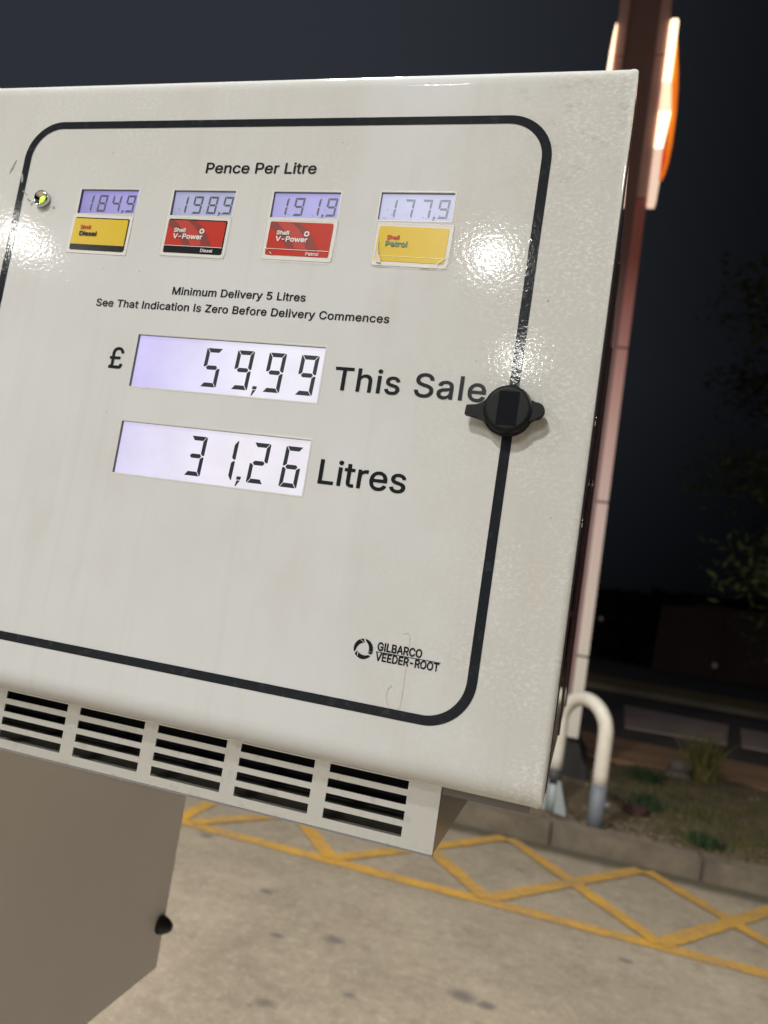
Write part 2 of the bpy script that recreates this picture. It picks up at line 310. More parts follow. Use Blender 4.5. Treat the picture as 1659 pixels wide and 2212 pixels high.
# glyph outlines (advance, contours) in thousandths of the type size; capitals are 509 high
GLY = {
'-':(453,["346,188 346,244 344,244 343,250 337,253 114,253 110,252 105,244 105,188 106,184 114,179 337,179 343,182 344,188"]),
 '5':(453,["372,515 366,518 96,518 88,513 58,258 59,249 63,245 71,243 129,237 159,256 190,266 222,268 248,264 272,254 292,237 306,218 315,193 319,166 314,128 306,107 293,89 273,72 250,62 236,60 195,61 169,72 144,94 135,110 132,128 128,136 122,139 56,138 51,130 56,96 75,55 106,22 137,2 176,-11 217,-16 269,-10 316,9 341,28 352,38 379,77 395,121 400,159 398,193 388,232 370,267 354,288 328,312 303,326 259,340 233,343 201,340 173,333 145,319 159,443 366,443 372,446 373,452 375,452 375,509 373,509"]),
 'A':(480,["201,518 192,512 11,14 7,1 8,-4 16,-9 85,-9 92,-5 140,133 338,133 386,-3 395,-9 463,-9 469,-6 468,-4 472,0 470,7 283,514 276,518","240,424 268,328 311,208 167,208 210,331 238,424"]),
 'B':(456,["56,517 51,509 52,-4 60,-9 254,-9 303,-5 351,12 381,31 406,60 422,99 427,132 423,174 408,210 393,231 370,251 337,266 363,280 382,298 396,319 404,343 407,369 404,405 387,449 362,478 336,497 290,513 246,518","134,222 253,222 279,219 303,210 323,195 334,181 342,163 346,134 341,108 325,87 292,71 249,66 134,66","134,294 134,443 243,443 279,438 305,424 322,400 327,374 324,349 315,329 302,315 285,304 261,296 243,294"]),
 'C':(510,["342,-4 370,8 394,22 409,32 436,58 454,84 472,123 482,158 479,166 473,169 404,168 399,162 391,135 371,104 351,87 312,68 286,63 263,62 222,68 188,83 155,113 138,139 133,147 118,192 112,259 118,316 133,362 154,395 189,426 222,441 273,447 312,441 332,433 354,420 370,406 381,392 393,370 399,346 404,340 473,339 479,342 482,350 472,386 454,425 436,450 410,476 397,485 380,496 351,509 307,522 262,525 223,521 181,509 145,492 119,471 84,434 61,396 43,349 35,308 31,261 35,200 43,159 61,112 84,74 119,37 145,17 181,-1 230,-13 262,-16 299,-14"]),
 'D':(502,["56,-8 227,-9 270,-6 313,5 358,25 388,46 419,79 443,120 459,162 467,202 471,249 467,308 458,352 439,398 407,445 360,484 316,504 267,515 231,518 60,518 52,513 51,0","134,66 134,443 225,443 270,438 317,420 348,393 371,358 385,313 390,249 385,197 371,152 348,116 330,101 315,89 272,72 220,66"]),
 'E':(419,["381,-6 382,0 384,0 384,57 382,57 381,63 375,66 134,66 134,220 355,220 361,223 362,229 364,229 364,286 362,286 361,292 355,295 134,295 134,443 372,443 378,446 379,452 381,452 381,509 379,509 378,515 372,518 56,517 51,509 52,-4 60,-9 375,-9"]),
 'G':(520,["306,522 260,525 217,520 179,509 160,500 144,492 117,471 83,434 61,398 44,354 34,307 31,263 34,201 44,155 62,109 83,74 118,37 140,20 180,-1 223,-12 273,-16 322,-10 384,13 422,41 457,84 481,145 487,196 487,256 485,256 484,262 478,265 283,265 275,260 274,199 279,191 405,190 401,160 389,128 369,100 342,79 309,66 265,62 223,68 192,81 155,113 133,147 118,192 112,249 118,316 133,362 154,396 188,426 221,441 262,447 293,445 309,441 339,428 353,419 368,404 382,385 392,367 399,346 404,341 474,340 480,343 481,349 483,349 474,385 455,423 437,449 423,463 410,475 381,495 341,513"]),
 'I':(300,["27,517 22,509 22,452 27,444 109,443 109,66 27,65 22,57 23,-4 31,-9 269,-9 275,-6 276,0 278,0 278,57 276,57 275,63 269,66 192,66 192,443 269,443 275,446 276,452 278,452 278,509 276,509 275,515 269,518"]),
 'L':(393,["56,517 51,509 52,-4 60,-9 361,-9 367,-6 368,0 370,0 370,57 368,57 367,63 361,66 134,66 134,509 132,509 131,515 125,518"]),
 'M':(628,["574,515 568,518 476,518 467,512 343,190 315,102 287,186 159,514 152,518 60,518 52,513 51,0 56,-8 122,-9 128,-6 129,0 131,0 130,376 161,288 277,-3 286,-9 342,-9 349,-5 466,292 496,376 495,0 496,-4 504,-9 568,-9 574,-6 575,0 577,0 577,509 575,509"]),
 'O':(533,["272,525 223,521 181,509 145,492 102,454 84,434 62,398 46,360 35,308 31,261 35,200 44,155 61,112 84,74 119,37 145,17 184,-2 223,-12 262,-16 311,-12 349,-2 391,19 430,52 448,72 470,108 487,150 499,201 502,246 499,307 490,350 474,392 448,436 417,469 391,490 343,512 311,521","263,447 306,442 319,437 346,425 377,398 400,362 416,314 421,260 416,194 401,149 377,111 342,82 307,67 271,62 222,68 203,76 188,83 155,113 133,146 118,192 112,249 118,316 133,362 155,396 194,429 222,441"]),
 'P':(445,["56,-8 125,-9 131,-6 132,0 134,0 134,177 241,177 290,182 339,201 369,224 396,258 414,308 418,352 413,392 396,437 369,471 339,493 290,512 239,518 60,518 52,513 51,0","134,251 134,443 238,443 262,441 294,431 312,417 325,399 333,376 335,341 333,319 326,299 311,277 294,264 265,254 238,251"]),
 'R':(449,["56,517 51,509 52,-4 60,-9 125,-9 131,-6 132,0 134,0 134,189 242,189 344,-3 353,-9 428,-9 434,-6 433,-4 437,1 432,11 325,205 340,211 376,237 396,264 414,308 418,347 414,396 396,440 381,461 371,473 340,495 291,513 241,518","134,443 239,443 263,441 295,432 313,419 326,402 333,381 336,357 333,324 326,303 315,289 295,275 263,266 240,264 134,264"]),
 'S':(447,["232,525 178,520 133,506 100,486 67,453 50,418 43,375 50,329 52,321 76,287 88,276 123,252 185,229 275,204 291,198 313,185 325,174 334,158 337,137 331,113 321,95 308,82 283,68 252,60 219,58 192,61 168,67 147,77 127,96 118,112 114,135 110,143 104,146 38,146 34,145 29,137 37,94 56,55 89,21 121,2 132,-2 170,-13 219,-18 280,-13 322,1 364,26 392,57 403,79 412,98 417,135 414,172 405,197 388,223 366,244 313,273 266,288 210,302 170,316 145,332 135,342 127,355 124,380 127,398 135,413 152,430 169,440 192,447 220,450 263,445 297,430 317,410 328,375 333,370 401,369 407,372 410,381 403,416 382,457 355,484 317,507 277,520"]),
 'T':(449,["257,-9 263,-6 264,0 266,0 266,443 417,443 423,446 424,452 426,452 426,509 424,509 423,515 417,518 28,517 23,509 23,452 28,444 184,443 184,0 185,-4 193,-9"]),
 'V':(480,["12,517 7,509 11,495 195,-3 204,-9 278,-9 284,-6 469,499 472,508 468,513 469,515 463,518 395,518 386,512 283,211 274,190 240,84 210,183 91,514 84,518"]),
 'Z':(438,["36,517 31,509 31,452 36,444 305,443 267,393 34,51 34,-4 42,-9 399,-9 405,-6 406,0 408,0 408,57 406,57 405,63 399,66 133,65 173,119 403,455 406,461 406,509 404,509 403,515 397,518"]),
 'a':(389,["343,-6 344,0 346,0 346,256 342,291 328,327 314,347 293,366 264,381 236,389 204,393 161,391 131,384 99,372 78,357 49,327 33,296 33,287 37,283 100,265 107,269 113,283 119,290 137,307 148,313 177,321 214,321 235,315 252,303 259,294 264,279 267,253 262,243 249,238 168,228 119,219 77,203 56,189 34,164 26,143 21,112 27,68 40,40 66,12 89,-3 130,-15 165,-18 192,-15 210,-10 243,6 267,29 268,0 273,-8 337,-9","267,176 267,135 263,115 255,96 248,87 225,67 198,57 174,54 154,55 124,64 107,79 103,86 101,100 103,121 108,132 122,144 133,150 152,155 234,167"]),
 'c':(396,["312,362 283,378 236,392 203,393 158,387 112,368 72,332 48,296 31,245 25,192 31,131 48,80 72,44 112,8 163,-12 214,-17 258,-11 284,-1 313,15 342,43 359,69 372,101 368,106 369,108 361,112 304,126 295,120 291,105 277,83 268,74 255,66 237,59 212,55 172,60 152,71 130,94 116,119 108,149 105,193 108,226 116,256 130,282 141,294 152,305 172,316 216,321 228,320 252,312 267,303 276,294 290,273 294,259 303,253 360,267 368,271 367,273 371,278 356,313 335,342"]),
 'd':(424,["372,518 311,518 303,513 302,340 279,366 260,379 233,389 192,393 155,388 107,369 69,334 47,298 29,240 25,183 30,131 46,81 69,43 106,8 155,-12 191,-17 222,-15 251,-6 270,5 279,11 304,39 304,0 309,-8 372,-9 378,-6 379,0 381,0 381,509 379,509 378,515","209,56 172,60 150,72 130,93 118,116 108,149 105,182 108,229 116,259 129,283 152,306 165,313 175,317 202,321 234,317 258,305 277,286 293,257 300,231 303,195 299,145 291,118 276,89 260,73 235,60"]),
 'e':(404,["201,393 152,386 114,369 71,331 46,293 31,248 25,182 32,126 47,82 72,44 114,7 160,-11 218,-17 251,-14 281,-6 318,13 344,36 359,56 374,90 370,95 371,97 363,101 306,114 297,108 289,91 275,75 268,69 251,61 218,55 178,59 155,68 129,92 118,108 115,117 109,137 107,160 371,160 377,163 378,169 380,169 380,202 377,244 366,283 347,322 330,342 301,367 267,383 238,391","107,230 108,242 116,266 129,286 140,297 151,307 172,317 201,321 233,318 258,307 276,289 290,266 299,231"]),
 'f':(254,["81,-9 142,-9 148,-6 149,0 151,0 151,318 228,318 234,321 235,327 237,327 237,379 235,379 234,385 228,388 151,388 153,439 159,453 174,462 192,465 210,464 225,459 233,462 252,521 250,521 249,527 232,534 197,539 165,537 130,527 111,515 88,491 76,466 72,437 72,388 6,388 -2,383 -3,327 2,319 72,318 72,0 73,-4"]),
 'h':(410,["49,517 44,509 45,-4 53,-9 114,-9 120,-6 121,0 123,0 123,232 126,258 133,279 153,302 163,309 183,317 213,320 246,313 268,296 282,272 287,238 288,-4 296,-9 357,-9 363,-6 364,0 366,0 366,245 362,286 347,328 329,353 302,375 265,389 231,393 182,387 149,371 123,344 123,509 121,509 120,515 114,518"]),
 'i':(167,["114,-9 120,-6 121,0 123,0 123,379 121,379 120,385 114,388 53,388 49,387 44,379 44,0 45,-4 53,-9","36,504 32,486 36,463 52,445 62,438 81,434 101,437 118,447 132,467 135,481 132,500 118,520 101,530 81,533 62,529 52,522"]),
 'l':(189,["53,518 49,517 44,509 44,80 49,46 64,18 72,10 96,-5 135,-11 157,-11 179,-7 187,-3 190,5 180,52 176,60 170,63 134,62 127,67 124,75 123,509 121,509 120,515 114,518"]),
 'm':(610,["563,-6 564,0 566,0 566,260 563,291 547,335 526,362 504,378 469,392 442,395 405,392 376,383 352,369 327,345 320,333 317,332 315,338 291,369 254,390 222,395 190,392 169,385 146,371 122,346 121,379 119,379 118,385 112,388 53,388 45,383 44,0 49,-8 114,-9 120,-6 121,0 123,0 123,243 126,267 133,285 149,304 174,318 194,321 225,318 231,315 247,305 261,285 265,263 265,0 270,-8 335,-9 341,-6 342,0 344,0 344,251 347,271 354,289 374,310 394,319 413,321 443,318 466,307 482,286 487,257 488,-4 496,-9 557,-9"]),
 'n':(410,["363,-6 364,0 366,0 366,245 363,279 350,322 329,353 294,379 265,389 223,393 186,388 163,378 149,371 121,342 121,379 119,379 118,385 112,388 49,387 44,379 45,-4 53,-9 114,-9 120,-6 121,0 123,0 123,232 126,258 133,279 153,302 163,309 183,317 213,320 246,313 268,296 282,272 287,238 288,-4 296,-9 357,-9"]),
 'o':(415,["154,386 112,368 84,344 72,332 47,294 31,245 25,192 32,127 47,82 72,44 112,8 163,-12 211,-17 257,-11 306,10 341,42 365,78 386,139 390,192 385,244 365,298 341,334 306,366 252,388 203,393","204,321 241,316 265,303 283,285 300,252 307,226 310,193 307,149 299,120 284,92 265,73 245,62 239,59 211,55 172,60 152,71 130,94 116,119 108,149 105,181 108,226 116,256 130,282 152,305 172,316"]),
 'r':(259,["49,-8 114,-9 120,-6 121,0 123,0 123,241 126,263 133,280 141,290 163,308 181,314 203,317 240,313 249,316 250,322 252,322 252,384 250,384 249,390 243,393 210,394 176,388 147,375 122,350 121,379 119,379 118,385 112,388 53,388 45,383 44,0"]),
 's':(365,["225,390 193,393 156,391 143,389 110,378 84,363 56,335 43,310 38,278 43,240 45,232 62,206 70,198 101,177 147,161 206,148 234,139 248,130 257,118 259,102 254,84 239,69 214,58 185,54 149,58 128,67 112,83 101,112 94,116 32,102 28,98 27,92 35,64 52,36 79,10 110,-6 143,-14 189,-17 225,-14 261,-3 294,16 318,40 335,74 340,104 335,139 331,149 309,180 276,203 227,219 145,240 131,248 120,261 118,279 122,296 138,312 155,320 183,324 216,320 238,309 250,295 259,274 264,269 275,269 322,280 330,284 329,286 333,291 324,315 307,343 279,368 255,381"]),
 't':(227,["211,-8 219,-4 222,4 212,52 208,60 202,63 178,59 153,61 143,66 137,75 135,92 135,318 204,318 210,321 211,327 213,327 213,379 211,379 210,385 204,388 135,388 135,471 133,471 132,477 126,480 61,479 56,471 56,388 6,388 -2,383 -3,327 -2,323 6,318 56,318 56,90 64,47 82,19 89,12 120,-6 164,-13 186,-13"]),
 'u':(410,["49,387 44,379 44,133 49,89 60,56 78,30 112,2 145,-10 186,-14 223,-9 240,-1 262,10 289,37 289,0 294,-8 357,-9 363,-6 364,0 366,0 366,379 364,379 363,385 357,388 296,388 288,383 287,148 284,122 275,100 263,84 246,70 222,61 197,59 167,64 156,71 141,83 127,109 123,140 123,379 121,379 120,385 114,388"]),
 'v':(389,["9,383 8,378 11,368 154,-3 163,-9 226,-9 232,-6 378,372 380,379 378,379 377,385 371,388 305,388 296,382 219,169 195,92 175,154 91,384 84,388 17,388"]),
 'w':(567,["15,383 15,373 126,7 130,-4 134,-8 199,-9 205,-6 210,5 272,223 283,270 360,-4 368,-9 429,-9 435,-6 442,11 554,377 551,385 545,388 480,388 472,383 415,182 398,108 371,216 327,374 322,385 316,388 252,388 244,383 195,209 171,108 98,374 93,385 87,388 23,388"]),
 'y':(389,["45,-148 74,-154 98,-154 119,-152 140,-145 166,-130 185,-111 197,-92 214,-57 378,372 380,379 378,379 377,385 371,388 305,388 296,382 209,141 195,93 175,154 91,384 84,388 17,388 9,383 8,378 11,368 153,1 144,-31 135,-51 124,-68 115,-76 96,-81 61,-77 53,-82 38,-137 39,-143"]),
 '£':(425,["33,-8 302,-9 336,-4 346,0 373,18 387,42 392,54 397,88 397,107 395,107 394,113 388,116 326,115 321,107 320,73 314,67 138,66 151,82 161,105 162,143 159,220 311,220 317,223 318,229 320,229 320,280 318,280 317,286 311,289 157,289 155,343 157,389 163,408 172,422 190,439 206,446 243,450 270,445 292,432 310,408 319,375 324,369 332,368 383,375 393,379 394,385 396,385 387,423 368,461 343,488 317,505 278,520 243,525 189,518 151,503 129,486 114,472 94,444 79,396 76,363 78,289 37,289 33,288 28,280 29,225 37,220 81,220 84,139 82,100 73,79 59,69 36,66 29,61 28,0"])}
# a heavier cut of the same letters for the small print
BOLD = {
'-':(453,["349,183 349,249 341,256 114,257 109,256 102,249 101,188 102,183 109,176 337,175 343,177"]),
 '5':(453,["372,520 366,522 96,522 91,521 84,514 54,258 55,248 59,243 66,240 129,233 135,235 152,248 191,262 222,264 244,261 269,251 293,229 303,215 308,201 315,166 312,135 303,110 291,93 270,75 249,66 226,63 196,65 178,71 162,82 147,98 139,112 135,133 126,142 60,143 52,140 48,135 47,127 53,91 71,54 102,20 136,-2 171,-14 217,-20 273,-13 316,4 344,25 355,35 382,72 398,116 403,154 401,198 391,237 376,266 357,291 331,315 321,321 299,333 265,343 233,347 207,345 175,338 150,327 162,439 370,440 378,447 378,514"]),
 'A':(480,["201,522 193,519 188,513 7,15 3,1 4,-5 8,-10 16,-13 85,-13 94,-9 95,-5 98,-4 144,129 335,129 384,-7 395,-13 463,-13 469,-11 472,-9 471,-6 475,-5 473,12 289,513 286,514 285,518 276,522","240,410 264,327 305,212 173,212"]),
 'B':(456,["52,519 47,509 48,-5 52,-10 60,-13 254,-13 303,-9 351,7 384,28 412,61 425,94 430,127 426,179 414,209 390,240 370,256 348,266 348,268 366,277 385,295 399,314 407,338 410,364 407,410 393,448 365,481 339,500 290,517 246,522 60,522","137,218 253,218 274,216 300,207 321,191 331,178 340,157 342,134 336,108 322,90 292,75 249,70 137,70","137,298 137,439 243,439 279,434 304,420 318,399 323,374 321,352 312,332 298,317 284,308 261,300 243,298"]),
 'C':(510,["346,-7 374,5 394,17 412,29 439,55 460,85 475,118 485,153 485,165 481,166 482,169 473,173 403,172 396,165 389,140 369,108 350,91 331,80 308,71 263,66 227,71 191,86 159,115 137,149 121,197 116,264 121,311 137,360 158,393 191,422 227,438 273,443 314,436 333,428 356,413 378,389 389,369 395,345 403,336 473,335 479,337 482,339 481,342 485,343 485,355 475,391 455,431 439,453 413,479 380,501 345,516 307,526 262,529 218,524 180,513 141,494 115,473 82,438 57,397 40,354 31,308 27,261 31,200 40,154 57,111 82,70 115,35 144,13 180,-5 230,-17 262,-20 299,-18"]),
 'D':(502,["52,-10 60,-13 227,-13 270,-10 317,2 358,20 391,43 425,80 445,113 460,150 470,197 474,244 470,313 461,357 445,397 410,448 360,489 317,508 275,518 231,522 60,522 55,521 48,514 47,0","137,70 137,439 225,439 270,434 314,417 346,389 367,357 381,312 386,249 381,198 367,153 346,120 326,103 312,92 271,76 220,70"]),
 'E':(419,["384,-9 384,-6 387,-5 387,62 379,69 137,70 137,216 355,216 361,218 367,224 367,291 359,298 137,299 137,439 376,440 384,447 384,514 381,515 381,518 372,522 55,521 50,517 47,509 48,-5 52,-10 60,-13 375,-13"]),
 'G':(520,["260,529 221,525 191,517 143,496 113,473 81,438 56,397 40,355 30,307 27,245 30,201 42,148 58,108 81,70 99,50 114,35 140,15 179,-5 223,-16 273,-20 331,-12 384,8 425,38 460,81 484,140 490,191 490,261 487,262 487,265 478,269 283,269 273,264 270,256 270,199 271,194 278,187 400,186 398,164 385,129 367,104 339,82 304,69 274,66 228,71 191,86 159,115 136,151 121,197 116,244 120,304 137,360 159,395 190,422 226,438 254,442 284,442 308,437 331,428 349,417 366,400 386,370 395,345 403,337 474,336 480,338 483,340 482,343 486,344 486,356 478,387 461,422 440,452 413,478 381,500 345,516 306,526"]),
 'I':(300,["26,521 21,517 18,509 18,452 21,444 31,439 105,439 105,70 31,70 23,67 18,57 19,-5 23,-10 31,-13 273,-12 281,-5 281,62 278,63 278,66 269,70 195,70 195,439 269,439 278,443 278,446 281,447 281,514 278,515 278,518 269,522"]),
 'L':(393,["55,521 50,517 47,509 48,-5 52,-10 60,-13 361,-13 367,-11 373,-5 373,62 365,69 137,70 137,514 134,515 134,518 125,522"]),
 'M':(628,["577,518 568,522 476,522 468,519 463,513 339,191 315,117 290,191 165,513 162,514 161,518 152,522 60,522 50,517 47,509 47,0 52,-10 60,-13 122,-13 128,-11 134,-5 134,352 157,287 273,-4 278,-10 286,-13 342,-13 351,-9 352,-5 355,-4 491,348 492,-5 496,-10 504,-13 568,-13 577,-9 577,-6 580,-5 580,514 577,515"]),
 'O':(533,["272,529 223,525 180,513 141,494 100,458 82,438 58,399 42,361 31,308 27,261 31,200 40,154 57,111 82,70 115,35 144,13 183,-6 223,-16 262,-20 311,-16 353,-5 394,16 433,49 454,73 476,109 490,145 502,196 505,241 502,312 493,355 477,397 451,439 420,472 391,495 347,515 311,525","263,443 306,438 341,423 375,394 396,361 412,313 417,260 412,195 397,150 375,115 341,86 306,71 271,66 227,71 207,79 191,86 159,115 137,148 121,197 116,244 121,311 137,360 159,394 191,423 227,438"]),
 'P':(445,["55,-12 125,-13 131,-11 137,-5 137,173 241,173 294,179 342,198 378,227 402,259 416,298 421,339 416,397 402,436 378,468 339,498 290,516 239,522 60,522 55,521 48,514 47,0 48,-5","137,255 137,439 238,439 262,437 288,429 310,413 322,396 329,375 331,341 329,320 322,300 307,279 291,267 265,258 238,255"]),
 'R':(449,["55,521 50,517 47,509 47,0 50,-8 60,-13 125,-13 131,-11 137,-5 137,185 239,185 337,1 345,-10 353,-13 428,-13 437,-9 436,-6 440,-5 440,6 332,202 332,204 340,206 379,234 402,265 417,303 421,342 417,401 402,439 387,460 374,476 340,500 291,517 241,522","137,439 239,439 263,437 291,429 309,417 323,398 329,380 332,357 329,325 323,307 313,293 294,279 263,270 240,268 137,268"]),
 'S':(447,["232,529 178,524 132,510 96,488 65,457 46,419 39,375 47,324 74,283 122,248 184,225 274,200 290,194 310,182 322,171 330,157 333,137 327,114 318,98 305,85 282,72 252,64 219,62 172,70 149,81 132,97 122,114 117,140 108,149 38,150 30,147 25,137 33,93 52,54 85,19 120,-2 131,-6 170,-17 219,-22 284,-16 326,-2 367,23 395,54 406,74 415,93 420,130 418,171 408,202 391,226 369,247 317,276 270,291 214,305 174,319 148,335 131,356 128,372 129,389 140,412 155,427 170,436 193,443 220,446 263,441 294,427 314,407 324,374 332,366 401,365 407,367 413,373 413,386 406,421 388,456 358,487 321,510 277,524"]),
 'T':(449,["257,-13 263,-11 269,-5 269,439 421,440 429,447 429,514 426,515 426,518 417,522 27,521 22,517 19,509 19,452 20,447 27,440 180,439 180,0 183,-8 193,-13"]),
 'V':(480,["8,519 3,509 7,494 191,-4 196,-10 204,-13 278,-13 284,-11 291,-4 472,494 475,503 475,514 471,515 472,518 463,522 395,522 387,519 382,513 240,99 213,188 97,513 94,514 93,518 84,522 16,522"]),
 'Z':(438,["32,519 27,509 27,452 28,447 35,440 296,439 254,381 30,52 29,0 32,-8 42,-13 399,-13 408,-9 408,-6 411,-5 411,62 403,69 142,71 179,120 409,456 409,514 406,515 406,518 397,522 40,522"]),
 'a':(389,["346,-9 346,-6 349,-5 349,261 345,296 334,326 317,350 296,369 268,384 241,392 204,397 161,395 130,388 98,376 74,359 47,331 29,297 29,286 33,281 100,261 110,266 118,282 133,298 152,310 177,317 214,317 234,311 250,299 256,290 261,275 263,254 259,246 248,242 168,232 118,223 76,207 52,191 30,165 22,144 17,112 23,67 36,39 62,10 88,-7 130,-19 165,-22 207,-15 220,-11 243,1 263,19 265,-5 272,-12 337,-13","263,170 263,135 257,111 252,99 242,86 222,70 198,61 174,58 154,59 136,63 124,69 109,85 105,96 107,120 116,134 133,145 172,155 216,160"]),
 'c':(396,["287,381 236,396 203,397 153,390 111,372 80,346 70,336 43,295 28,250 21,192 27,131 43,81 70,40 80,30 111,4 150,-13 214,-21 258,-15 288,-4 316,12 339,33 353,50 365,70 373,90 375,107 371,108 372,111 369,113 304,130 293,124 281,95 264,76 236,63 203,59 176,63 154,75 135,95 119,124 111,154 108,186 111,221 120,254 132,276 144,291 159,304 177,313 204,317 227,316 241,312 263,301 274,290 286,272 292,255 303,249 364,264 371,268 370,271 374,272 374,283 366,305 349,332 329,354 312,367"]),
 'd':(424,["376,521 311,522 306,521 299,514 298,353 282,369 260,384 229,394 192,397 145,390 106,373 78,349 67,338 43,299 25,240 21,183 27,126 42,80 65,42 105,4 140,-12 155,-16 191,-21 222,-19 259,-7 282,8 300,27 301,-5 308,-12 372,-13 378,-11 384,-5 384,514","232,63 209,60 176,63 155,74 135,94 121,121 111,154 108,187 110,216 120,257 134,282 154,302 175,313 208,317 233,313 255,302 275,282 287,261 296,230 299,195 297,157 287,119 273,92 257,76"]),
 'e':(404,["151,390 106,369 69,335 42,294 26,244 21,182 28,125 43,81 70,40 80,30 111,4 152,-13 218,-21 251,-18 288,-8 321,10 347,33 365,57 375,80 377,96 373,97 374,100 367,104 306,118 295,112 279,85 259,69 229,60 208,59 183,62 157,72 135,91 122,110 112,142 111,156 371,156 377,158 383,164 383,207 380,249 369,288 353,321 333,345 304,370 293,376 268,387 228,396 201,397","111,234 121,266 133,284 143,294 153,303 174,313 201,317 233,314 255,304 274,285 286,265 294,237 294,234"]),
 'f':(254,["81,-13 142,-13 148,-11 154,-5 154,314 228,314 234,316 240,322 240,384 237,385 237,388 228,392 154,392 156,434 164,452 174,458 200,461 227,455 236,459 240,465 255,514 255,526 251,527 252,530 236,537 211,542 183,543 154,539 129,531 121,526 107,517 86,495 72,467 68,437 68,392 6,392 1,391 -6,384 -7,327 -2,317 6,314 68,314 68,0 71,-8"]),
 'h':(410,["48,521 43,517 40,509 41,-5 45,-10 53,-13 114,-13 120,-11 126,-5 126,227 129,253 138,279 152,296 166,306 184,313 213,316 242,311 264,295 278,271 283,238 284,-5 288,-10 296,-13 357,-13 363,-11 369,-5 369,250 365,291 353,327 332,356 305,378 259,394 223,397 181,391 145,373 126,353 126,514 123,515 123,518 114,522"]),
 'i':(167,["114,-13 120,-11 126,-5 126,384 123,385 123,388 114,392 53,392 45,389 40,379 40,0 43,-8 53,-13","135,505 121,523 105,533 87,537 61,533 48,524 32,505 28,486 32,462 48,443 61,434 81,430 105,434 121,444 135,462 138,476"]),
 'l':(189,["53,522 45,519 40,509 40,80 46,41 62,14 95,-9 135,-15 157,-15 179,-11 187,-8 190,-6 189,-3 193,-2 193,10 182,59 179,63 170,67 135,66 131,69 127,80 126,514 123,515 123,518 114,522"]),
 'm':(610,["566,-9 566,-6 569,-5 569,265 566,296 553,334 529,365 504,383 473,395 442,399 412,397 375,387 351,373 325,349 318,339 294,372 264,391 254,394 222,399 189,396 168,389 148,377 125,356 124,384 116,391 53,392 43,387 40,379 40,0 45,-10 53,-13 114,-13 120,-11 126,-5 126,238 129,262 137,283 152,301 178,315 194,317 225,314 245,301 258,280 261,263 261,0 266,-10 274,-13 335,-13 341,-11 347,-5 347,246 350,266 357,286 377,307 395,315 413,317 443,314 465,303 479,280 483,257 484,-5 488,-10 496,-13 557,-13"]),
 'n':(410,["366,-9 366,-6 369,-5 369,250 366,284 353,327 332,356 302,380 259,394 223,397 181,391 145,373 125,351 124,384 116,391 53,392 45,389 40,379 40,0 43,-8 53,-13 114,-13 120,-11 126,-5 126,227 129,253 138,279 152,296 166,306 184,313 213,316 242,311 264,295 278,271 283,238 284,-5 288,-10 296,-13 357,-13"]),
 'o':(415,["153,390 111,372 80,346 70,336 43,295 28,250 21,192 28,126 43,81 70,40 111,4 153,-14 203,-21 261,-14 309,7 344,39 372,81 388,127 390,144 393,197 388,249 372,295 347,333 306,371 264,389 244,393 203,397","204,317 238,313 262,300 281,281 296,251 303,225 306,193 303,150 295,121 281,95 262,76 244,66 238,63 211,59 176,63 154,75 135,95 119,124 111,154 108,186 111,221 117,244 120,254 135,281 154,301 172,311"]),
 'r':(259,["48,-12 114,-13 120,-11 126,-5 126,236 129,258 137,278 144,287 167,305 186,311 203,313 240,309 252,313 252,316 255,317 255,389 247,396 210,398 175,392 146,379 125,359 124,384 116,391 53,392 48,391 41,384 40,0 41,-5"]),
 's':(365,["225,394 193,397 156,395 142,393 109,382 80,365 54,339 39,311 34,271 40,235 50,217 66,196 100,173 146,157 205,144 233,135 247,125 254,112 255,103 251,88 236,72 213,62 185,58 154,61 131,70 116,85 107,111 98,119 82,118 33,107 28,104 24,99 23,92 31,63 50,32 75,8 109,-10 143,-18 189,-21 225,-18 265,-6 297,13 321,37 338,69 343,99 343,115 338,144 326,165 312,183 280,206 231,222 149,243 133,252 124,263 122,279 125,292 140,308 160,317 183,320 215,316 235,306 247,292 257,270 263,265 275,265 326,277 333,281 332,284 336,285 335,299 326,322 310,346 290,366 272,377 259,384"]),
 't':(227,["215,-11 222,-7 221,-4 225,-3 225,9 215,57 211,63 202,67 178,63 153,65 146,69 140,80 138,97 138,314 204,314 213,318 213,321 216,322 216,384 213,385 213,388 204,392 138,392 138,476 132,482 126,484 60,483 55,479 52,471 52,392 1,391 -4,387 -7,379 -7,327 -4,319 6,314 52,314 52,90 60,46 85,10 119,-10 164,-17 195,-16"]),
 'u':(410,["45,389 40,379 40,133 45,88 56,55 76,26 109,-1 150,-15 186,-18 227,-12 265,7 284,27 286,-5 293,-12 357,-13 366,-9 366,-6 369,-5 369,384 366,385 366,388 357,392 296,392 291,391 284,384 283,148 280,123 270,100 261,88 243,73 222,65 197,63 168,68 159,74 146,84 131,109 126,145 126,384 123,385 123,388 114,392 53,392"]),
 'v':(389,["7,387 4,379 7,367 150,-4 155,-10 163,-13 226,-13 232,-11 239,-4 381,367 383,384 379,385 380,388 371,392 305,392 294,386 215,170 196,107 194,107 184,142 97,383 94,384 93,388 84,392 17,392"]),
 'w':(567,["557,384 553,385 554,388 545,392 480,392 475,391 468,384 411,183 397,126 374,221 328,384 325,388 316,392 247,391 238,379 170,126 99,384 96,388 87,392 23,392 15,389 11,384 11,372 122,6 128,-8 138,-13 199,-13 205,-11 211,-5 284,253 356,-5 360,-10 368,-13 429,-13 438,-9 445,6 557,372"]),
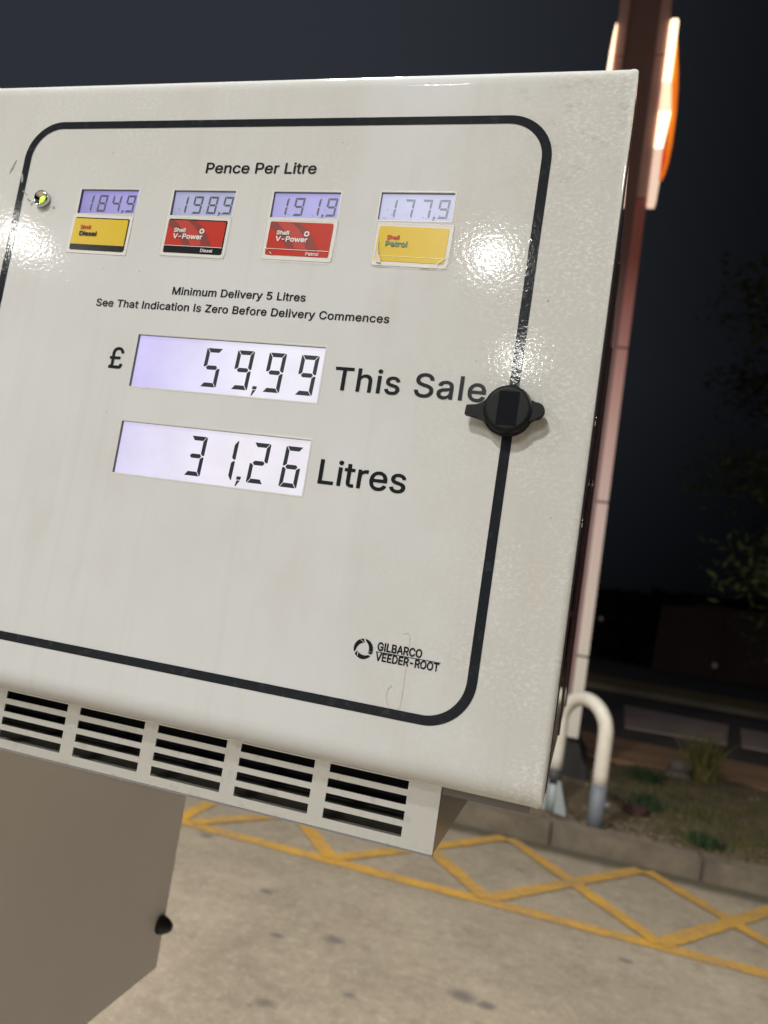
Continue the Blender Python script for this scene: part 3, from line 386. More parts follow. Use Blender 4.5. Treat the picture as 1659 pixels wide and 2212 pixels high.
 'y':(389,["44,-152 74,-158 98,-158 119,-156 144,-148 169,-133 188,-114 203,-91 217,-62 381,367 383,384 379,385 380,388 377,390 371,392 305,392 297,389 292,383 205,142 195,107 97,383 94,384 93,388 84,392 17,392 12,391 5,384 4,378 7,367 149,0 140,-30 129,-54 112,-73 96,-77 61,-73 51,-78 34,-137 35,-144"]),
 '£':(425,["29,-10 37,-13 302,-13 316,-11 344,-6 373,12 393,43 400,83 400,112 397,113 397,116 388,120 325,119 318,112 317,79 313,71 147,70 157,83 164,100 165,148 162,216 311,216 317,218 323,224 323,285 315,292 160,293 158,348 160,384 167,406 176,420 192,435 210,443 243,446 269,441 292,427 306,407 315,374 323,365 332,364 383,371 393,374 396,376 395,379 399,380 399,392 391,425 374,460 346,491 317,510 282,523 243,529 188,522 150,507 125,488 112,476 90,445 75,396 72,363 74,293 32,292 27,288 24,280 24,229 27,221 37,216 77,216 80,139 78,100 70,82 57,73 32,69 25,62 24,0"])}
HEAVY = {
'-':(453,["358,179 358,253 352,261 343,266 114,267 100,262 92,250 92,182 96,174 108,166 337,165 346,167"]),
 'A':(480,["201,532 187,527 179,517 -2,19 -7,1 -5,-9 2,-18 16,-23 85,-23 100,-17 107,-8 151,119 328,119 373,-8 381,-18 395,-23 463,-23 472,-21 484,-9 484,10 298,517 291,526 276,532","238,376 291,222 187,222 222,322"]),
 'B':(456,["46,527 40,520 37,509 37,0 40,-11 49,-20 60,-23 254,-23 309,-18 354,-3 390,20 418,52 434,90 440,132 435,183 423,213 405,239 379,262 369,267 394,290 405,305 416,334 420,369 416,414 402,452 371,489 345,508 339,512 296,526 246,532 60,532","147,208 253,208 274,206 297,197 313,185 323,172 329,158 332,135 328,114 314,97 290,85 249,80 147,80","147,308 147,429 243,429 272,425 296,413 308,396 313,374 311,354 304,338 298,331 278,316 260,310 243,308"]),
 'C':(510,["351,-16 383,-2 418,21 448,50 469,81 484,114 494,149 494,169 488,177 473,183 408,183 399,181 388,171 380,144 361,114 344,99 307,81 286,77 263,76 229,81 196,95 167,121 145,155 130,201 125,259 130,307 145,353 166,387 196,413 229,428 263,433 286,432 307,428 327,420 345,409 360,396 370,383 380,365 388,337 394,330 402,326 473,325 482,327 494,339 494,359 484,395 471,424 448,458 419,487 383,511 344,527 307,536 262,539 217,534 176,522 135,502 109,481 74,444 48,401 30,355 21,308 17,261 21,200 30,153 48,107 74,64 109,27 138,5 176,-14 230,-27 262,-30 299,-28"]),
 'D':(502,["46,-18 60,-23 227,-23 276,-19 322,-7 361,10 397,35 431,71 454,109 469,146 479,193 484,249 479,317 470,361 451,406 419,453 363,499 319,518 275,528 231,532 60,532 49,529 40,520 37,509 37,0 39,-9","147,80 147,429 225,429 270,424 305,410 338,383 359,350 371,311 376,249 372,204 359,160 336,124 307,101 275,88 267,85 220,80"]),
 'E':(419,["384,-21 393,-14 397,0 396,66 384,78 375,80 147,80 147,206 355,206 364,208 373,215 377,229 376,295 364,307 355,309 147,309 147,429 372,429 381,431 390,438 394,452 394,509 390,523 381,530 372,532 60,532 49,529 40,520 37,509 37,0 40,-11 49,-20 60,-23 375,-23"]),
 'G':(520,["260,539 215,534 190,527 174,522 137,504 107,481 73,444 47,401 30,356 20,307 17,245 20,201 33,144 50,102 73,64 91,44 108,27 134,7 175,-14 223,-26 273,-30 333,-22 385,-3 431,30 441,40 472,81 492,131 500,196 500,256 496,270 487,277 478,279 283,279 274,277 265,270 260,256 260,199 265,185 272,179 283,176 389,176 388,165 375,132 359,110 336,92 304,79 274,76 229,81 196,95 167,121 145,155 130,201 125,259 130,307 146,356 166,388 195,413 233,429 262,433 291,431 327,419 343,409 368,381 379,362 387,339 399,328 408,326 474,326 483,328 495,340 495,360 487,391 470,426 449,457 419,486 384,510 350,525 306,536"]),
 'I':(300,["278,-21 287,-14 291,0 291,57 287,71 278,78 269,80 205,80 205,429 269,429 278,431 287,438 291,452 290,518 284,526 269,532 31,532 22,530 13,523 8,509 8,452 13,438 20,432 31,429 95,429 95,80 31,80 22,78 13,71 8,57 8,0 10,-9 17,-18 31,-23 269,-23"]),
 'L':(393,["54,531 42,523 37,509 37,0 40,-11 49,-20 60,-23 361,-23 370,-21 379,-14 383,0 382,66 370,78 361,80 147,80 146,518 140,526 125,532"]),
 'O':(533,["272,539 217,534 176,522 135,502 92,464 74,444 50,405 33,365 21,308 17,261 21,200 30,153 48,107 74,64 109,27 138,5 182,-16 217,-25 262,-30 311,-26 358,-14 400,8 427,29 442,44 460,64 485,105 499,141 511,192 515,246 511,316 502,359 486,401 460,444 426,480 394,505 358,522 317,534","270,433 304,428 337,414 367,388 388,354 402,312 407,248 402,196 388,154 367,121 337,95 321,88 304,81 263,76 229,81 196,95 167,121 145,155 130,201 125,259 130,307 138,332 147,357 167,388 196,414 229,428"]),
 'P':(445,["51,-21 60,-23 125,-23 134,-21 146,-9 147,163 241,163 284,167 305,172 342,186 373,209 387,222 411,255 425,294 431,344 425,401 411,440 387,473 342,508 296,525 239,532 60,532 49,529 40,520 37,509 37,0 40,-11","147,265 147,429 262,427 284,420 302,407 312,393 319,374 321,341 319,321 313,304 301,287 288,277 264,268 238,265"]),
 'R':(449,["49,529 40,520 37,509 37,0 42,-14 49,-20 60,-23 125,-23 140,-17 146,-9 147,0 147,175 233,175 329,-5 339,-18 353,-23 428,-23 443,-17 442,-15 446,-14 445,-11 449,-9 449,10 346,197 347,200 380,221 388,229 411,261 426,299 431,347 426,405 411,443 393,469 380,484 343,510 297,526 241,532 60,532","147,429 263,427 287,420 303,409 314,394 320,375 322,357 320,329 314,311 309,304 291,289 263,280 240,278 147,278"]),
 'S':(447,["232,539 172,533 128,519 90,496 57,463 37,423 34,410 29,369 37,323 40,314 66,277 78,266 116,240 183,215 270,191 286,185 304,174 314,165 321,152 323,138 319,120 310,104 299,93 278,81 252,74 219,72 174,80 154,90 140,103 132,116 126,144 123,146 122,151 110,159 32,159 20,151 15,137 23,92 44,48 79,11 114,-10 130,-16 164,-26 219,-32 286,-26 331,-11 373,15 404,49 415,70 424,89 430,135 426,181 417,206 400,231 375,255 322,285 272,301 216,315 179,328 154,343 140,361 137,376 139,390 148,406 160,418 181,429 199,434 220,436 261,431 289,418 306,401 318,365 331,356 401,355 410,357 422,369 422,390 415,425 394,465 364,495 326,519 283,533"]),
 'T':(449,["257,-23 266,-21 275,-14 279,0 279,429 417,429 426,431 438,443 438,518 432,526 417,532 32,532 23,530 14,523 9,509 9,452 11,443 18,434 32,429 170,429 171,-6 175,-14 187,-22"]),
 'V':(480,["-2,523 -7,509 -2,490 183,-10 193,-20 204,-23 278,-23 287,-21 300,-8 481,490 485,508 483,509 484,518 480,520 481,523 477,524 478,526 463,532 395,532 384,529 374,519 240,132 222,192 103,522 93,530 84,532 16,532 7,530"]),
 'e':(404,["150,400 100,377 61,341 33,298 17,250 11,182 18,124 34,77 62,34 74,22 105,-4 148,-22 165,-26 218,-31 257,-27 293,-17 327,2 356,28 371,48 386,81 386,100 382,102 383,105 379,106 380,108 372,113 344,120 308,128 300,127 287,118 275,96 255,78 234,71 218,69 184,72 162,81 144,96 130,117 122,146 371,146 380,148 392,160 393,202 389,253 378,292 359,330 342,350 310,378 298,385 276,395 238,405 201,407","124,244 129,260 141,278 158,294 179,304 201,307 231,304 249,296 266,279 278,258 281,247 281,244"]),
 'h':(410,["44,530 35,523 30,509 30,0 33,-11 42,-20 53,-23 114,-23 123,-21 135,-9 136,232 138,249 147,274 158,288 171,297 189,304 213,306 237,302 253,291 269,265 273,238 273,0 275,-9 282,-18 296,-23 357,-23 366,-21 375,-14 379,0 379,245 374,295 362,331 341,361 328,373 305,390 271,402 231,407 185,402 158,391 136,378 136,509 132,523 123,530 114,532 53,532"]),
 'i':(167,["114,-23 123,-21 132,-14 136,0 135,388 129,396 120,401 53,402 39,397 33,390 30,379 30,0 35,-14 47,-22","144,509 127,531 110,542 87,547 57,542 42,532 23,509 18,486 23,458 42,435 57,425 81,420 110,425 127,436 144,458 148,481"]),
 'l':(189,["53,532 39,527 33,520 30,509 30,80 36,40 54,8 62,0 91,-18 135,-25 157,-25 185,-20 199,-11 200,-6 202,-6 201,3 203,3 192,61 185,71 176,76 139,76 136,88 135,518 129,526 120,531"]),
 'o':(415,["263,400 211,407 163,402 149,399 105,380 62,342 34,299 18,251 11,182 18,125 34,77 62,34 102,-2 152,-24 203,-31 228,-29 263,-24 309,-5 353,34 381,77 397,123 403,182 402,204 397,253 381,299 353,342 315,377","204,307 236,303 256,292 273,275 286,250 293,224 296,193 293,151 286,125 273,101 256,84 238,74 211,69 179,73 160,83 142,102 128,128 120,158 118,181 120,217 126,240 129,250 143,275 159,292 175,301"]),
 'r':(259,["47,-22 114,-23 123,-21 135,-9 136,241 138,254 149,277 169,295 187,301 203,303 243,299 252,301 261,308 265,322 265,384 261,398 252,405 210,408 178,403 146,390 134,381 133,388 127,396 112,402 47,401 39,397 32,388 30,379 30,0 35,-14"]),
 's':(365,["102,-18 143,-28 189,-31 231,-27 270,-15 303,5 330,32 347,65 353,104 347,148 326,183 318,191 285,215 240,230 176,245 152,253 139,260 132,270 134,288 145,299 162,307 183,310 213,306 229,298 239,286 249,264 262,255 276,255 324,266 339,273 338,275 342,276 341,279 345,281 345,300 332,331 319,351 296,374 264,393 231,403 193,407 141,403 105,391 74,373 46,345 30,315 24,278 30,234 42,211 60,188 96,164 145,147 226,127 238,120 244,112 245,104 242,93 231,81 211,72 185,68 155,71 136,79 125,90 113,120 100,129 81,128 32,117 22,112 15,103 13,92 25,51 42,26 69,0"]),
 't':(227,["220,-20 231,-12 232,-7 234,-7 233,2 235,2 224,61 221,63 220,68 211,75 202,77 178,73 160,74 153,77 149,84 148,304 204,304 213,306 222,313 226,327 225,388 219,396 210,401 148,402 147,480 135,492 126,494 59,493 51,489 43,477 42,402 -3,400 -12,393 -17,379 -17,327 -12,313 0,305 42,304 42,90 50,45 72,9 79,2 115,-19 164,-27 195,-26"]),
 'w':(567,["563,393 554,400 545,402 480,402 471,400 462,393 456,380 397,168 339,383 334,393 325,400 316,402 252,402 241,399 234,393 228,380 169,166 110,383 105,393 96,400 87,402 23,402 9,397 1,385 1,371 112,5 120,-14 127,-20 138,-23 199,-23 208,-21 217,-14 222,-4 284,214 344,-1 350,-14 357,-20 368,-23 429,-23 444,-17 454,2 566,368 566,388 564,388"])}
GLY['I'] = (190, ["54,-8 135,-8 135,517 54,517"]); BOLD['I'] = (190, ["48,-13 141,-13 141,522 48,522"])
HEAVY['I'] = (190, ["38,-23 151,-23 151,532 38,532"]); HEAVY['l'] = (180, ["34,-23 144,-23 144,532 34,532"])
GLY['l'] = (180, ["50,-8 128,-8 128,517 50,517"]); BOLD['l'] = (180, ["44,-13 134,-13 134,522 44,522"])
def lettering(name, text, x, z, cap, width, m, parent, y=-0.0003, weight=0.0, rot=0.0, sx_fix=None):
    """flat print: outlines set on the plane y, from x over the given width, capitals `cap` high"""
    sc = cap/509.0; adv = [GLY[c][0] if c != ' ' else 205 for c in text]
    last = GLY[text[-1]]; lastw = max(int(p.split(',')[0]) for q in last[1] for p in q.split())
    first = GLY[text[0]]; lsb = min(int(p.split(',')[0]) for q in first[1] for p in q.split())
    nat = (sum(adv[:-1])+lastw-lsb)*sc
    squeeze = width/nat if sx_fix == 'fit' else (sx_fix or 1.0)
    extra = (width-nat*squeeze)/max(1, len(text)-1)
    cu = bpy.data.curves.new(name, 'CURVE'); cu.dimensions = '2D'; cu.fill_mode = 'BOTH'; cu.extrude = 0.00005
    px = -lsb*sc*squeeze
    for ch, a in zip(text, adv):
        if ch != ' ':
            for q in (HEAVY if weight > 2 else BOLD if weight > 1 else GLY)[ch][1]:
                pts = [tuple(map(int, p.split(','))) for p in q.split()]
                s = cu.splines.new('POLY'); s.points.add(len(pts)-1); s.use_cyclic_u = True
                for i, (u, v) in enumerate(pts): s.points[i].co = (px+u*sc*squeeze, v*sc, 0, 1)
        px += a*sc*squeeze+extra
    o = bpy.data.objects.new(name, cu); C.objects.link(o)
    me = bpy.data.meshes.new_from_object(o); bpy.data.objects.remove(o)
    me.transform(Matrix.Translation((x, y, z)) @ Matrix.Rotation(rot, 4, 'Y') @ Matrix.Rotation(math.pi/2, 4, 'X'))
    me.materials.clear(); me.materials.append(MATS[m])
    ob = bpy.data.objects.new(name, me); C.objects.link(ob)
    return attach(ob, parent)

# ================================================================ SETTING
g = MB().box((-120, -60, -0.08), (160, 4.78, 0.0)).done('forecourt', 'concrete'); prop(g, kind='structure')
g = MB().box((-400, -400, -0.5), (400, 700, -0.1)).done('ground', 'terrain'); prop(g, kind='structure')
# yellow hatching, with ragged edges
def ragged(p, q, w, z, name, par=None):
    p, q = Vector(p), Vector(q); d = (q-p); n_ = Vector((-d.y, d.x)).normalized(); k = max(2, int(d.length/.035)); L = []; Rr = []
    for i in range(k+1):
        c_ = p+d*i/k; L.append(c_+n_*(w/2+random.uniform(-.006, .004))); Rr.append(c_-n_*(w/2+random.uniform(-.006, .004)))
    bm = bmesh.new(); vl_ = [bm.verts.new((v.x, v.y, z)) for v in L]; vr_ = [bm.verts.new((v.x, v.y, z)) for v in Rr]
    for i in range(k): bm.faces.new((vr_[i], vr_[i+1], vl_[i+1], vl_[i]))
    me = bpy.data.meshes.new(name); bm.to_mesh(me); bm.free(); me.materials.append(MATS['yellow_paint'])
    o = bpy.data.objects.new(name, me); C.objects.link(o); return attach(o, par)
hm = ragged((-2.10, 3.555), (7.2, 3.565), .098, .004, 'road_marking'); prop(hm, kind='structure')
ragged((-2.055, 3.60), (-2.055, 4.66), .088, .0052, 'stripe', hm)
for k in range(11):
    xa = -1.975+0.828*k
    ragged((xa+0.01, 3.58), (xa+0.82, 4.69), .092, 0.0066, 'stripe', hm)
    if k: ragged((xa+0.01, 3.58), (xa-0.80, 4.69), .092, 0.0082, 'stripe', hm)
# kerb
ke = MB().box((-30, 4.80, -0.08), (-3.0, 4.98, 0.115)).done('kerb', 'kerb_concrete'); prop(ke, kind='structure')
base = None
for k in range(-3, 9):
    x0 = -0.05+0.915*k
    mb = MB(); mb.box((x0+0.004, 4.782+random.uniform(-.003, .003), -0.06), (x0+0.911, 4.98, 0.118+random.uniform(-.003, .003)))
    mb.done('kerb_stone', 'kerb_concrete', ke, bevel=0.012)
# verge
v = bmesh.new(); nx, ny = 150, 46
gx = [-14+34*i/nx for i in range(nx+1)]; gy = [4.985+3.0*j/ny for j in range(ny+1)]
def vz(x, y):
    e = min(1, (y-4.98)/0.25)
    m1 = 0.13*math.exp(-((x+.05)**2/.05+(y-5.95)**2/.12))
    return 0.085+e*(0.02*math.sin(x*3.1+y*2)+0.015*math.sin(x*7.7-y*5.3)+0.012*math.sin(x*17+y*13))+m1
vv = [[v.verts.new((x, y, vz(x, y))) for x in gx] for y in gy]
for j in range(ny):
    for i in range(nx): v.faces.new((vv[j][i], vv[j][i+1], vv[j+1][i+1], vv[j+1][i])).smooth = True
me = bpy.data.meshes.new('verge'); v.to_mesh(me); v.free(); me.materials.append(MATS['verge_soil'])
o = bpy.data.objects.new('verge', me); C.objects.link(o); prop(o, kind='structure')
for nm, y0, y1, z, mm in (('pavement', 7.985, 9.55, 0.10, 'pavement_brown'), ('road', 9.55, 17.5, -0.02, 'asphalt'), ('far_verge', 17.9, 21.2, 0.06, 'far_verge'), ('far_pavement', 21.2, 30.5, 0.02, 'asphalt')):
    prop(MB().box((-90, y0, -0.09), (120, y1, z)).done(nm, mm), kind='structure')
fk = MB().box((-90, 17.5, -0.09), (120, 17.9, 0.10)).done('far_kerb', 'far_kerb'); prop(fk, kind='structure')
pb = None
for q in ([(-3.2, 11.6), (-1.3, 11.7), (-1.2, 14.7), (-3.1, 14.8)], [(.73, 11.6), (2.16, 11.85), (2.64, 14.6), (.87, 14.8)], [(2.38, 11.95), (4.3, 12.0), (5.0, 14.5), (2.81, 14.5)], [(4.6, 12.0), (6.6, 12.1), (7.6, 14.4), (5.3, 14.5)]):
    o = MB().flat(q, -0.02, 0.0).done('pale_patch', 'patch_pale'); prop(o, kind='structure')  # pale flat patches on the road with gaps between

# boundary wall far across the road
w = empty('boundary_wall', (10, 31, 0)); prop(w, 'long low dark brown wall across the far side of the road', 'wall')
pts = [(2.6, 0), (30, 0), (30, 3.0), (6.4, 2.6), (4.0, 2.58), (2.75, 2.45)]
MB().prism(pts, 31, 31.3).done('wall_face', 'far_wall', w)
MB().box((4.0, 30.95, 2.6), (30, 31.35, 2.68)).done('coping', 'far_wall', w)
for k in range(10):
    MB().box((4.6+2.6*k, 30.85, 0), (4.9+2.6*k, 31.0, 2.55)).done('pier', 'far_wall', w)
for (x, y, z, lb) in ((0.54, 30.9, 1.56, 'tiny dim lamp far away just right of the pylon'), (4.5, 29.0, 0.55, 'dim orange glow low in front of the far brown wall')):
    r = empty('marker_light', (x, y, 0)); prop(r, lb, 'light')
    MB().tube([(x, y, 0), (x, y, z-0.05)], 0.02, 8).done('post', 'seal_black', r)
    MB().tube([(x, y, z-0.09), (x, y, z-.04), (x, y, z+0.04), (x, y, z+.09)], [0.03, .09, .09, .03], 12).done('lens', 'far_light', r)

# pebbles, grass, weeds
def blob(bm, c, r, seed, flat=0.6):
    rnd = random.Random(seed); q = bmesh.ops.create_icosphere(bm, subdivisions=1, radius=r)['verts']
    a = rnd.uniform(0, 6.28)
    for p in q:
        k = rnd.uniform(.75, 1.2); x, y, z = p.co*k
        p.co = (c[0]+x*math.cos(a)-y*math.sin(a)*.7, c[1]+x*math.sin(a)+y*math.cos(a)*.7, c[2]+z*flat)
bm = bmesh.new()
for k in range(1020):
    if k < 900: x, y = random.gauss(0.0, 0.5), 5.0+abs(random.gauss(0, 0.28))
    else: x, y = random.uniform(-3, 4), random.uniform(5, 7.5)
    blob(bm, (x, y, vz(x, y)+0.005), random.uniform(0.008, 0.022), k)
me = bpy.data.meshes.new('gravel'); bm.to_mesh(me); bm.free(); me.materials.append(MATS['pebble'])
o = bpy.data.objects.new('gravel', me); C.objects.link(o); prop(o, kind='stuff', label='loose pale gravel along the back of the kerb', cat='gravel')
def blades(name, n, place, hgt, wid, m, lab=None, cat=None, kind='stuff', lean=0.5, parent=None):
    V = []; F = []
    for k in range(n):
        x, y = place(); z = vz(x, y)-0.005; h = hgt*random.uniform(.5, 1.3); a = random.uniform(0, 6.28); l = random.uniform(0, lean)*h
        dx, dy = math.cos(a)*wid, math.sin(a)*wid; ax, ay = random.uniform(-1, 1)*l, random.uniform(-1, 1)*l; i = len(V)
        V += [(x-dx, y-dy, z), (x+dx, y+dy, z), (x+ax*.5+dx*.6, y+ay*.5+dy*.6, z+h*.6), (x+ax*.5-dx*.6, y+ay*.5-dy*.6, z+h*.6), (x+ax, y+ay, z+h)]
        F += [(i, i+1, i+2, i+3), (i+3, i+2, i+4)]
    me = bpy.data.meshes.new(name); me.from_pydata(V, [], F); me.materials.append(MATS[m])
    o = bpy.data.objects.new(name, me); C.objects.link(o)
    prop(o, lab, cat, kind=kind); return attach(o, parent)
def gplace():
    while True:
        x, y = random.uniform(-4, 7), random.uniform(5.05, 7.9)
        dens = min(1, max(0, (x-0.15)/0.9)) * (1 if y < 7.2 else .4) if x > -1.2 else 0.6
        if math.sin(x*2.3+y)*.25+.75 > random.random()*1.1 and random.random() < dens+.06: return x, y
blades('grass', 26000, gplace, 0.05, 0.004, 'grass', 'short sparse grass on the verge behind the kerb', 'grass')
for (x, y, r, h, mm, lb) in ((0.95, 5.25, .10, .08, 'weed', 'small dark green weed clump near the kerb right of the hoop'),
                          (0.62, 6.0, .13, .1, 'weed', 'dark green weed clump right behind the grey sleeve of the hoop'),
                          (0.72, 7.35, .17, .1, 'weed', 'dark green weed patch left of the dark rock'),
                          (1.25, 7.75, .10, .42, 'weed_dry', 'tall thin yellowish plant standing before the road')):
    r0 = empty('weed_clump' if h < .3 else 'verge_plant', (x, y, vz(x, y))); prop(r0, lb, 'plant')
    blades('leaves', 260, lambda: (random.gauss(x, r*.5), random.gauss(y, r*.5)), h, 0.009, mm, kind=None, lean=.8, parent=r0)
    MB().tube([(x, y, vz(x, y)-.01), (x, y, vz(x, y)+h*.6)], [.006, .002], 6).done('stem', mm, r0)
bm = bmesh.new(); blob(bm, (1.02, 7.6, .16), .16, 5, .8); me = bpy.data.meshes.new('rock'); 
bmesh.ops.subdivide_edges(bm, edges=bm.edges[:], cuts=1, smooth=.6); bm.to_mesh(me); bm.free(); me.materials.append(MATS['stone_dark'])
o = bpy.data.objects.new('rock', me); C.objects.link(o); prop(o, 'dark rounded rock at the back edge of the verge', 'rock')

bm = bmesh.new(); blob(bm, (.52, 5.75, .12), .12, 11, .55); bmesh.ops.subdivide_edges(bm, edges=bm.edges[:], cuts=1, smooth=.4)  # low dark red-brown lump on the verge
me = bpy.data.meshes.new('lump'); bm.to_mesh(me); bm.free(); me.materials.append(MATS['lump_brown'])
o = bpy.data.objects.new('lump', me); C.objects.link(o); prop(o, 'dark red brown clod just right of the grey sleeve', 'lump')
# tree beyond the verge, its lowest leaves catch the canopy light
def tree(bx, by, label, hz, cr, n, seed):
    rnd = random.Random(seed); t = empty('tree', (bx, by, 0)); prop(t, label, 'tree')
    tr = MB(); tr.tube([(bx, by, 0), (bx+.05, by, 1.2), (bx-.05, by+.1, 2.6), (bx, by, hz)], [.2, .15, .12, .06], 10)
    tr.done('trunk', 'bark', t)
    lim = MB(); tips = []
    for k in range(26):
        a = rnd.uniform(0, 6.28); e = rnd.uniform(-.35, .9); L = cr*rnd.uniform(.6, 1.0); z0 = rnd.uniform(1.9, hz)
        p0 = Vector((bx, by, z0)); p2 = p0+Vector((math.cos(a)*L, math.sin(a)*L, e*L*.7)); p1 = (p0+p2)/2+Vector((0, 0, .25*L*.5))
        lim.tube([p0, p1, p2], [.05, .03, .008], 6); tips += [p1, p2, (p1+p2)/2, p2.lerp(p1, .25)]
    lim.done('limbs', 'bark', t)
    V = []; F = []
    for k in range(n):
        c = rnd.choice(tips); s = rnd.uniform(.04, .085)
        q = c+Vector((rnd.gauss(0, .26), rnd.gauss(0, .26), rnd.gauss(0, .2)))
        u = Vector((rnd.uniform(-1, 1), rnd.uniform(-1, 1), rnd.uniform(-.6, .6))).normalized(); w_ = u.cross(Vector((rnd.uniform(-1, 1), rnd.uniform(-1, 1), 1))).normalized()
        i = len(V); V += [q-u*s, q+w_*s*.4, q+u*s, q-w_*s*.4]; F.append((i, i+1, i+2, i+3))
    me = bpy.data.meshes.new('crown'); me.from_pydata([tuple(p) for p in V], [], F); me.materials.append(MATS['leaf'])
    o = bpy.data.objects.new('crown', me); C.objects.link(o); prop(o, kind='stuff'); attach(o, t)
tree(3.4, 9.6, 'dark leafy tree at the right edge, its lower twigs faintly lit', 4.2, 2.7, 15000, 3)
# dark wood far behind the wall, thinning out to the left
rnd = random.Random(77); V = []; F = []
for k in range(22000):
    u = rnd.random()**0.8; x = 0.5+48*u; top = 2.6+2.2*min(1, u*3.0)*(.85+.15*math.sin(x*.9))
    z = top*rnd.random()**0.8; y = 34+rnd.uniform(0, 7)+.1*x; s = rnd.uniform(.25, .6); a = rnd.uniform(0, 6.28); t = rnd.uniform(-.8, .8); i = len(V)
    dx, dy = math.cos(a)*s, math.sin(a)*s*.5
    V += [(x-dx, y-dy, z-t*s), (x+dx*.3, y, z-s*.7), (x+dx, y+dy, z+t*s), (x-dx*.2, y, z+s*.7)]; F.append((i, i+1, i+2, i+3))
me = bpy.data.meshes.new('woodland'); me.from_pydata(V, [], F); me.materials.append(MATS['woodland'])
o = bpy.data.objects.new('woodland', me); C.objects.link(o); prop(o, 'low black line of bushes far behind the dark wall', 'bushes', kind='stuff')

# ---- hoop barrier
hb = empty('hoop_barrier', (0.07, 5.2, 0.1)); prop(hb, 'cream painted steel hoop barrier with grey feet standing behind the kerb', 'barrier')
A = Vector((0.222, 5.10, 0)); B = Vector((-0.085, 5.36, 0)); mid = (A+B)/2; hr = (A-B).length/2; dn = (A-B).normalized()
zs = 0.905-hr
path = [(A.x, A.y, z) for z in (0.36, 0.45, 0.58, zs)]
path += [tuple(mid+dn*hr*math.cos(a)+Vector((0, 0, zs+hr*math.sin(a)))) for a in [math.pi*k/22 for k in range(1, 22)]]
path += [(B.x, B.y, z) for z in (zs, 0.58, 0.45, 0.36)]
MB().tube(path, 0.050, 28).done('hoop', 'hoop_paint', hb)
MB().tube([(A.x, A.y, z) for z in (0.06, 0.2, 0.375)], 0.0535, 28).done('sleeve', 'sleeve_grey', hb)
MB().tube([(B.x, B.y, z) for z in (0.27, 0.32, 0.37)], 0.053, 28).done('sleeve', 'sleeve_dark', hb)
sl = MB().tube([(B.x, B.y, z) for z in (0.06, 0.16, 0.27)], [.053, .053, .052], 28).done('sleeve', 'sleeve_pale', hb)
f = MB()
for sx_ in (-1, 1):
    f.prism([(B.x+sx_*.03, .06), (B.x+sx_*.115, .06), (B.x+sx_*.11, .11), (B.x+sx_*.05, .30), (B.x+sx_*.03, .30)], B.y-.07, B.y-.05)
f.done('gusset', 'sleeve_pale', hb)
MB().tube([(A.x+.05, A.y-.01, .25), (A.x+.08, A.y-.015, .25)], [.02, .016], 14).done('bolt', 'sleeve_grey', hb)

# ---- pylon sign
PY = 6.5
ps = empty('pylon_sign', (-0.18, 7.0, 0)); prop(ps, 'tall illuminated price pylon with red to cream glow coloured into its cladding and glowing white sides', 'sign')
MB().prism([(-.36, .5), (.03, .5), (.06, .42), (.11, .26), (.16, .2), (.17, .05), (-.45, .05)], PY+.08, PY+1.25).done('plinth', 'pylon_plinth', ps)
MB().box((-0.33, PY+.035, 0.50), (-0.03, PY+1.28, 9.0)).done('core', 'pylon_core', ps)
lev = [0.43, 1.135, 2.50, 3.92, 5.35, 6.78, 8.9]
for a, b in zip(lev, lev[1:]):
    MB().box((-0.42, PY, a+.008), (-0.325, PY+1.35, b-.008)).done('cladding_panel', 'pylon_lit_paint', ps, bevel=.006)
    MB().box((-0.04, PY, a+.008), (0.057, PY+1.35, b-.008)).done('cladding_panel', 'pylon_lit_paint', ps, bevel=.006)
    MB().box((-0.415, PY+.012, b-.012), (-0.33, PY+1.34, b+.012)).done('joint_strip', 'pylon_joint', ps)
    MB().box((-0.035, PY+.012, b-.012), (0.052, PY+1.34, b+.012)).done('joint_strip', 'pylon_joint', ps)
fr, bk = PY-.022, PY+.06
def sgn(pts, mm, y0=fr, y1=bk, name='light_box'):
    return MB().prism(pts, y0, y1).done(name, mm, ps)
sgn([(.0605, 7.09), (.0605, 6.50), (.132, 6.50), (.137, 6.56), (.137, 7.08), (.128, 7.12), (.07, 7.12)], 'sign_white')
sgn([(.0605, 6.485), (.0605, 6.19), (.168, 6.19), (.137, 6.485)], 'sign_mid')
sgn([(.0605, 6.175), (.0605, 5.86), (.07, 5.845), (.13, 5.845), (.14, 5.88), (.168, 6.175)], 'sign_white')
sgn([(.0605, 5.825), (.0605, 5.3), (.068, 5.28), (.128, 5.28), (.138, 5.33), (.145, 5.50), (.132, 5.53), (.137, 5.56), (.137, 5.825)], 'sign_dim')
sgn([(.141, 6.96), (.165, 6.78), (.190, 6.60), (.205, 6.45), (.218, 6.2), (.217, 5.9), (.205, 5.72), (.185, 5.6), (.16, 5.53), (.150, 5.55), (.172, 5.75), (.165, 5.85), (.17, 6.18), (.14, 6.5), (.1385, 6.9)], 'emblem_orange', fr+.03, bk-.02, 'emblem')
sgn([(.1385, 5.825), (.139, 5.60), (.149, 5.56), (.170, 5.75), (.163, 5.86)], 'emblem_red', fr+.03, bk-.02, 'emblem')
sgn([(-.4205, 7.1), (-.4205, 6.50), (-.458, 6.50), (-.452, 6.8), (-.443, 6.98), (-.43, 7.1)], 'sign_white')
sgn([(-.4205, 6.485), (-.4205, 5.86), (-.460, 5.86), (-.475, 6.18), (-.458, 6.485)], 'sign_mid')
sgn([(-.4205, 5.84), (-.4205, 5.28), (-.47, 5.28), (-.475, 5.84)], 'sign_dim')

